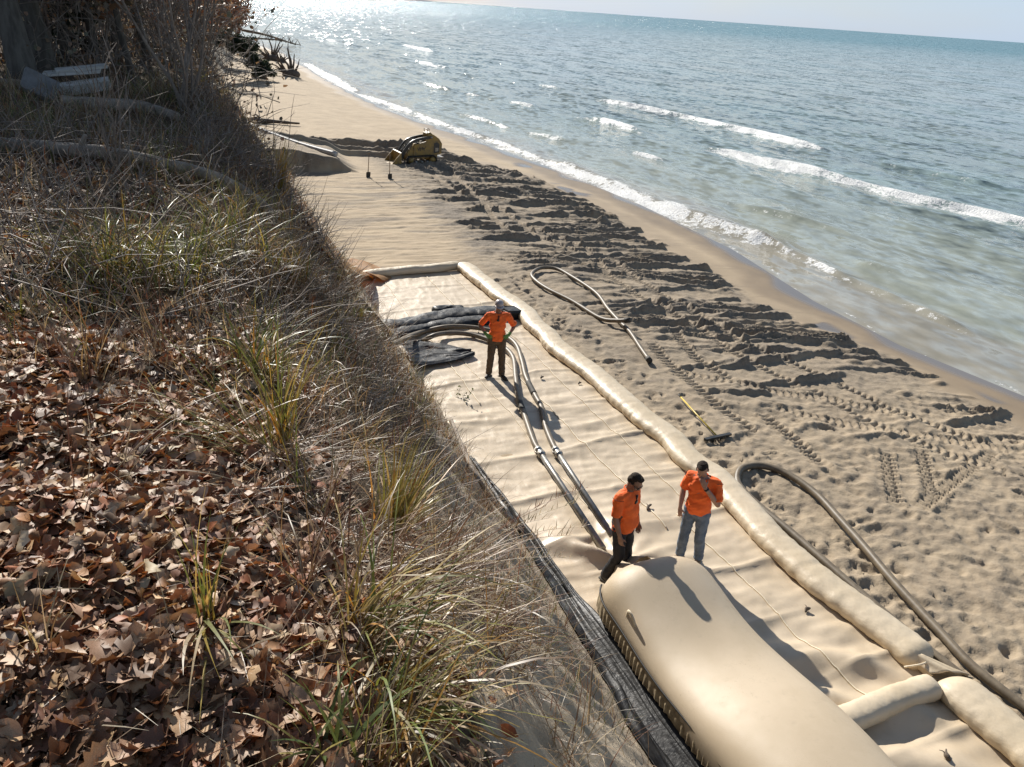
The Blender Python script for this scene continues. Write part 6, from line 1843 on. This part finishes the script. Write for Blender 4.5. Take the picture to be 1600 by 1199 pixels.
def build_woods():
    TR = 'trees on the bluff top'
    OAK = [(0.17, 0.09, 0.045), (0.22, 0.13, 0.07), (0.12, 0.09, 0.05)]
    tree(27, 128, .50, 7.5, 'thick grey trunk standing beside the tilted concrete slab', 1, (.01, -.02), 250, cols=OAK)
    tree(60, 117, .46, 7.5, 'dark trunk close behind the thick grey trunk', 2, (.0, .01), 250, cols=OAK)
    tree(96, 96, .26, 8, 'slimmer dark trunk behind the board pile', 3, (.015, 0), 900, cols=OAK)
    tree(172, 85, .22, 10, 'slender trunk rising through the thicket behind the boards', 4, (.03, 0), 1500, cols=OAK)
    for i, (x, y, h, w) in enumerate(((-5.2, 23, 6.5, .26), (-3.4, 25, 7.5, .26), (-1.4, 24, 7, .22), (-.3, 26.5, 7, .2), (-.4, 30, 7.5, .2), (-2.4, 21.5, 6, .18), (-.6, 21, 5.5, .16), (-7, 27, 10, .3), (-4.6, 33, 12, .3), (-2.0, 34, 12, .3), (-9.5, 40, 14, .4), (.2, 42, 10, .24), (-5, 52, 14, .3), (-1.5, 60, 13, .3), (1.5, 70, 11, .22), (4, 96, 12, .3), (8.5, 118, 11, .3), (9, 138, 12, .3), (3, 128, 14, .3))):  # near crowns out of view, leafed densely to shade the bluff top
        wh = 'just behind the board pile, crown thickened for shade' if y < 28 else 'deep in the thicket on the bluff' if y < 80 else 'on the wooded point by the water'
        tree(0, 0, w, h, 'woodland tree with withered brown leaves ' + wh, 20 + i, (.01 * (i % 3 - 1), 0), (4200 if y < 30 else 2200) if y < 45 else 900, 'woodland trees ' + wh, base=(x, y, zl(x, y)), depth=3 if y < 35 else 2, cols=OAK if y < 80 else [(0.20, 0.085, 0.04), (0.26, 0.14, 0.07)])
    # multi-stemmed shrubs
    SB = 'bare shrubs in the thicket'
    q = hit(185, 262); shrub(q, 1.7, 7, 'leafless sapling cluster rising behind the long pale log', None, 50, spread=.28, r=.013, depth=1, lean=.5, kids=(1, 2))
    q = hit(290, 172); shrub(q, 4.2, 9, 'large bare arching shrub beside the dark mound on the bluff top', None, 51, spread=.45, r=.026, depth=3, lean=.9)
    rg = random.Random(8)
    spots = [(-3.6, 22), (-2.4, 24), (-1.0, 23.5), (.3, 25), (1.2, 28), (-4.6, 26), (-3.2, 29), (-1.6, 30), (.2, 32), (1.6, 35), (-6.2, 31), (-4, 36), (-1.4, 38), (.8, 41), (2.0, 45), (-6.5, 40), (-3.0, 45), (0, 50), (2.4, 54), (-5, 50), (1.2, 62), (3, 66), (-3, 58)]
    for i, (x, y) in enumerate(spots):
        shrub((x, y, zl(x, y) - .05), rg.uniform(3.0, 4.8), 7, 'tangled bare shrub ' + ('just behind the board pile, crown thickened for shade' if y < 27 else 'in the thicket beyond the dark hump' if y < 42 else 'far along the wooded bluff edge'), SB + (' near the boards' if y < 27 else ' beyond the hump' if y < 42 else ' far along the bluff'), 60 + i, nl=420, spread=.6, r=.03, depth=2, lean=.8, lsize=.09, kids=(3, 5))
    # russet oak saplings at the bluff edge
    for i, (x, y, h) in enumerate(((3.4, 84, 5), (5.5, 97, 5.5), (8.2, 108, 6), (10.2, 122, 6.5), (11.2, 134, 6))):
        shrub((x, y, zl(x, y) - .1), h, 7, 'russet-leaved oak scrub on the wooded point', 'russet scrub on the point', 100 + i, [(0.30, 0.115, 0.05), (0.24, 0.10, 0.05), (0.34, 0.17, 0.09), (0.16, 0.09, 0.05)], 1500, .6, .05, 2, .6, .22, 'oak_scrub', 'leaf', (3, 5))
    # evergreens
    p = G(372, 118, 0); evergreen((p[0] - 1.2, p[1] - 3.0, 3.9), 4.6, 2.7, 'dark green bush toppled down the bluff onto the beach', 5, 13000, hang=(.60, -.2, -.62))
    for i, (x, y, h) in enumerate(((1.9, 52, 5.0), (2.6, 63, 5.5), (-2.2, 27.5, 3.2), (-5.4, 29, 4), (3.0, 76, 5.5))):
        evergreen((x, y, zl(x, y) - .1), h, 1.5, 'dusky green cedar among the bare shrubs', 30 + i, 3000, 'cedars in the thicket', dark=(0.045, 0.06, 0.035), name='cedar')
    # tangle of twigs filling the wood behind
    mb = MB(); rg = random.Random(12)
    for k in range(5200):
        y = 18.5 + 50 * rg.random() ** 1.5; x = rg.uniform(-13, 2.4); z = zl(x, y) + rg.random() ** 1.4 * 2.6
        a = rg.uniform(0, 6.283); L = rg.uniform(.5, 1.6); e = rg.uniform(-.2, 1.35)
        p = np.array([x, y, z]); d = np.array([math.cos(a) * math.cos(e), math.sin(a) * math.cos(e), math.sin(e)]) * L
        mb.tube([p, p + d * .5 + [rg.gauss(0, .08), rg.gauss(0, .08), .08], p + d], [.008 + y * .0002, .007, .003], 3, False)
    for k in range(2600):   # low brush over the shaded bluff top
        y = 5.6 + 11 * rg.random() ** 1.2; x = rg.uniform(-3.2, 2.6) if y < 12 else rg.uniform(.4, 2.6); z = zl(x, y) + rg.random() ** 2 * (.40 if not 7.6 < y < 9.6 else .12)
        a = rg.uniform(0, 6.283); L = rg.uniform(.25, .95); e = rg.uniform(-.15, 1.3)
        p = np.array([x, y, z]); d = np.array([math.cos(a) * math.cos(e), math.sin(a) * math.cos(e), math.sin(e)]) * L
        mb.tube([p, p + d * .5 + [rg.gauss(0, .05), rg.gauss(0, .05), .04], p + d], [.005 + y * .0002, .004, .0015], 3, False)
    o = mb.build('twig_thicket', M['twig']); tag(o, 'brown tangle of thin twigs filling the wood on the bluff', 'thicket', None, 'stuff')
    lb = MB()
    for k in range(9000):
        y = 18 + 55 * rg.random() ** 1.4; x = rg.uniform(-14, 2.6); z = zl(x, y) + rg.random() ** 2.2 * 3.8
        V = np.array([(-.35, -.5, 0), (.35, -.5, .1), (.42, .15, -.1), (0, .6, .1), (-.42, .15, .05)]) * (.07 + y * .0013) * rg.uniform(.6, 1.2)
        lb.add(V @ rand_rot(rg, 1.2).T + [x, y, z], [[0, 1, 2, 3]], [[0, 3, 4]], cvar(rg.choice([(0.30, 0.22, 0.15), (0.22, 0.17, 0.125), (0.40, 0.30, 0.21), (0.16, 0.16, 0.12)]), rg, .4))
    o = lb.build('dead_leaves', M['leaf'], None, True, True); tag(o, 'withered brown leaves clinging in the thicket on the bluff', 'leaves', None, 'stuff')


build_woods()


def build_bits():
    # bare sapling at the brink, thin against the beach
    b = hit(440, 292); root = empty('bare_sapling', b); tag(root, 'single thin bare sapling at the brink, seen against the smooth far beach', 'sapling')
    top = CAM_POS + ray(460, 148) * (np.linalg.norm(b - CAM_POS) * 1.0) - b
    k = CAM_POS + ray(452, 215) * (np.linalg.norm(b - CAM_POS) * 1.0) - b
    P = smooth_path([(0, 0, 0), k * .5 + [.02, 0, 0], k, (k + top) / 2 + [-.02, 0, 0], top], 18)
    MB().tube(P, np.linspace(.014, .004, 18), 5).build('stem', M['twig'], root)
    for t, dx, dz in ((9, .22, .2), (11, -.14, .18), (6, -.16, .14), (13, .1, .16)): MB().tube([P[t], P[t] + [dx * .6, 0, dz * .5], P[t] + [dx, .02, dz]], [.006, .004, .002], 4).build('twig', M['twig'], root)
    rg = random.Random(4)
    for px, py, L, lab in ((1014, 796, .16, 'short dark stick lying on the tan sheet between the two men'), (1262, 954, .10, 'dark clump of weed lying on the tan sheet beside the big tube'), (1476, 1192, .13, 'dark brown clod on the sheet below the cross roll'), (847, 592, .08, 'small dark stone on the sheet beside the hoses'), (906, 600, .07, 'small dark clod on the sheet halfway to the cream tube')):
        p = G(px, py, .08); p[2] = float(z_apron(p[0], p[1])) + .02
        root = empty('debris', p, rg.uniform(0, 3)); tag(root, lab, 'debris')
        knobby(smooth_path([(-L / 2, 0, 0), (0, .02, .02), (L / 2, -.01, .03)], 8), [.012, .02, .024, .026, .024, .02, .016, .008], int(px), 7, .4).build('piece', M['drift'], root)
        MB().tube([(0, .02, .02), (.03, .05, .04), (.05, .08, .03)], [.008, .006, .003], 5).build('stub', M['drift'], root)


build_bits()
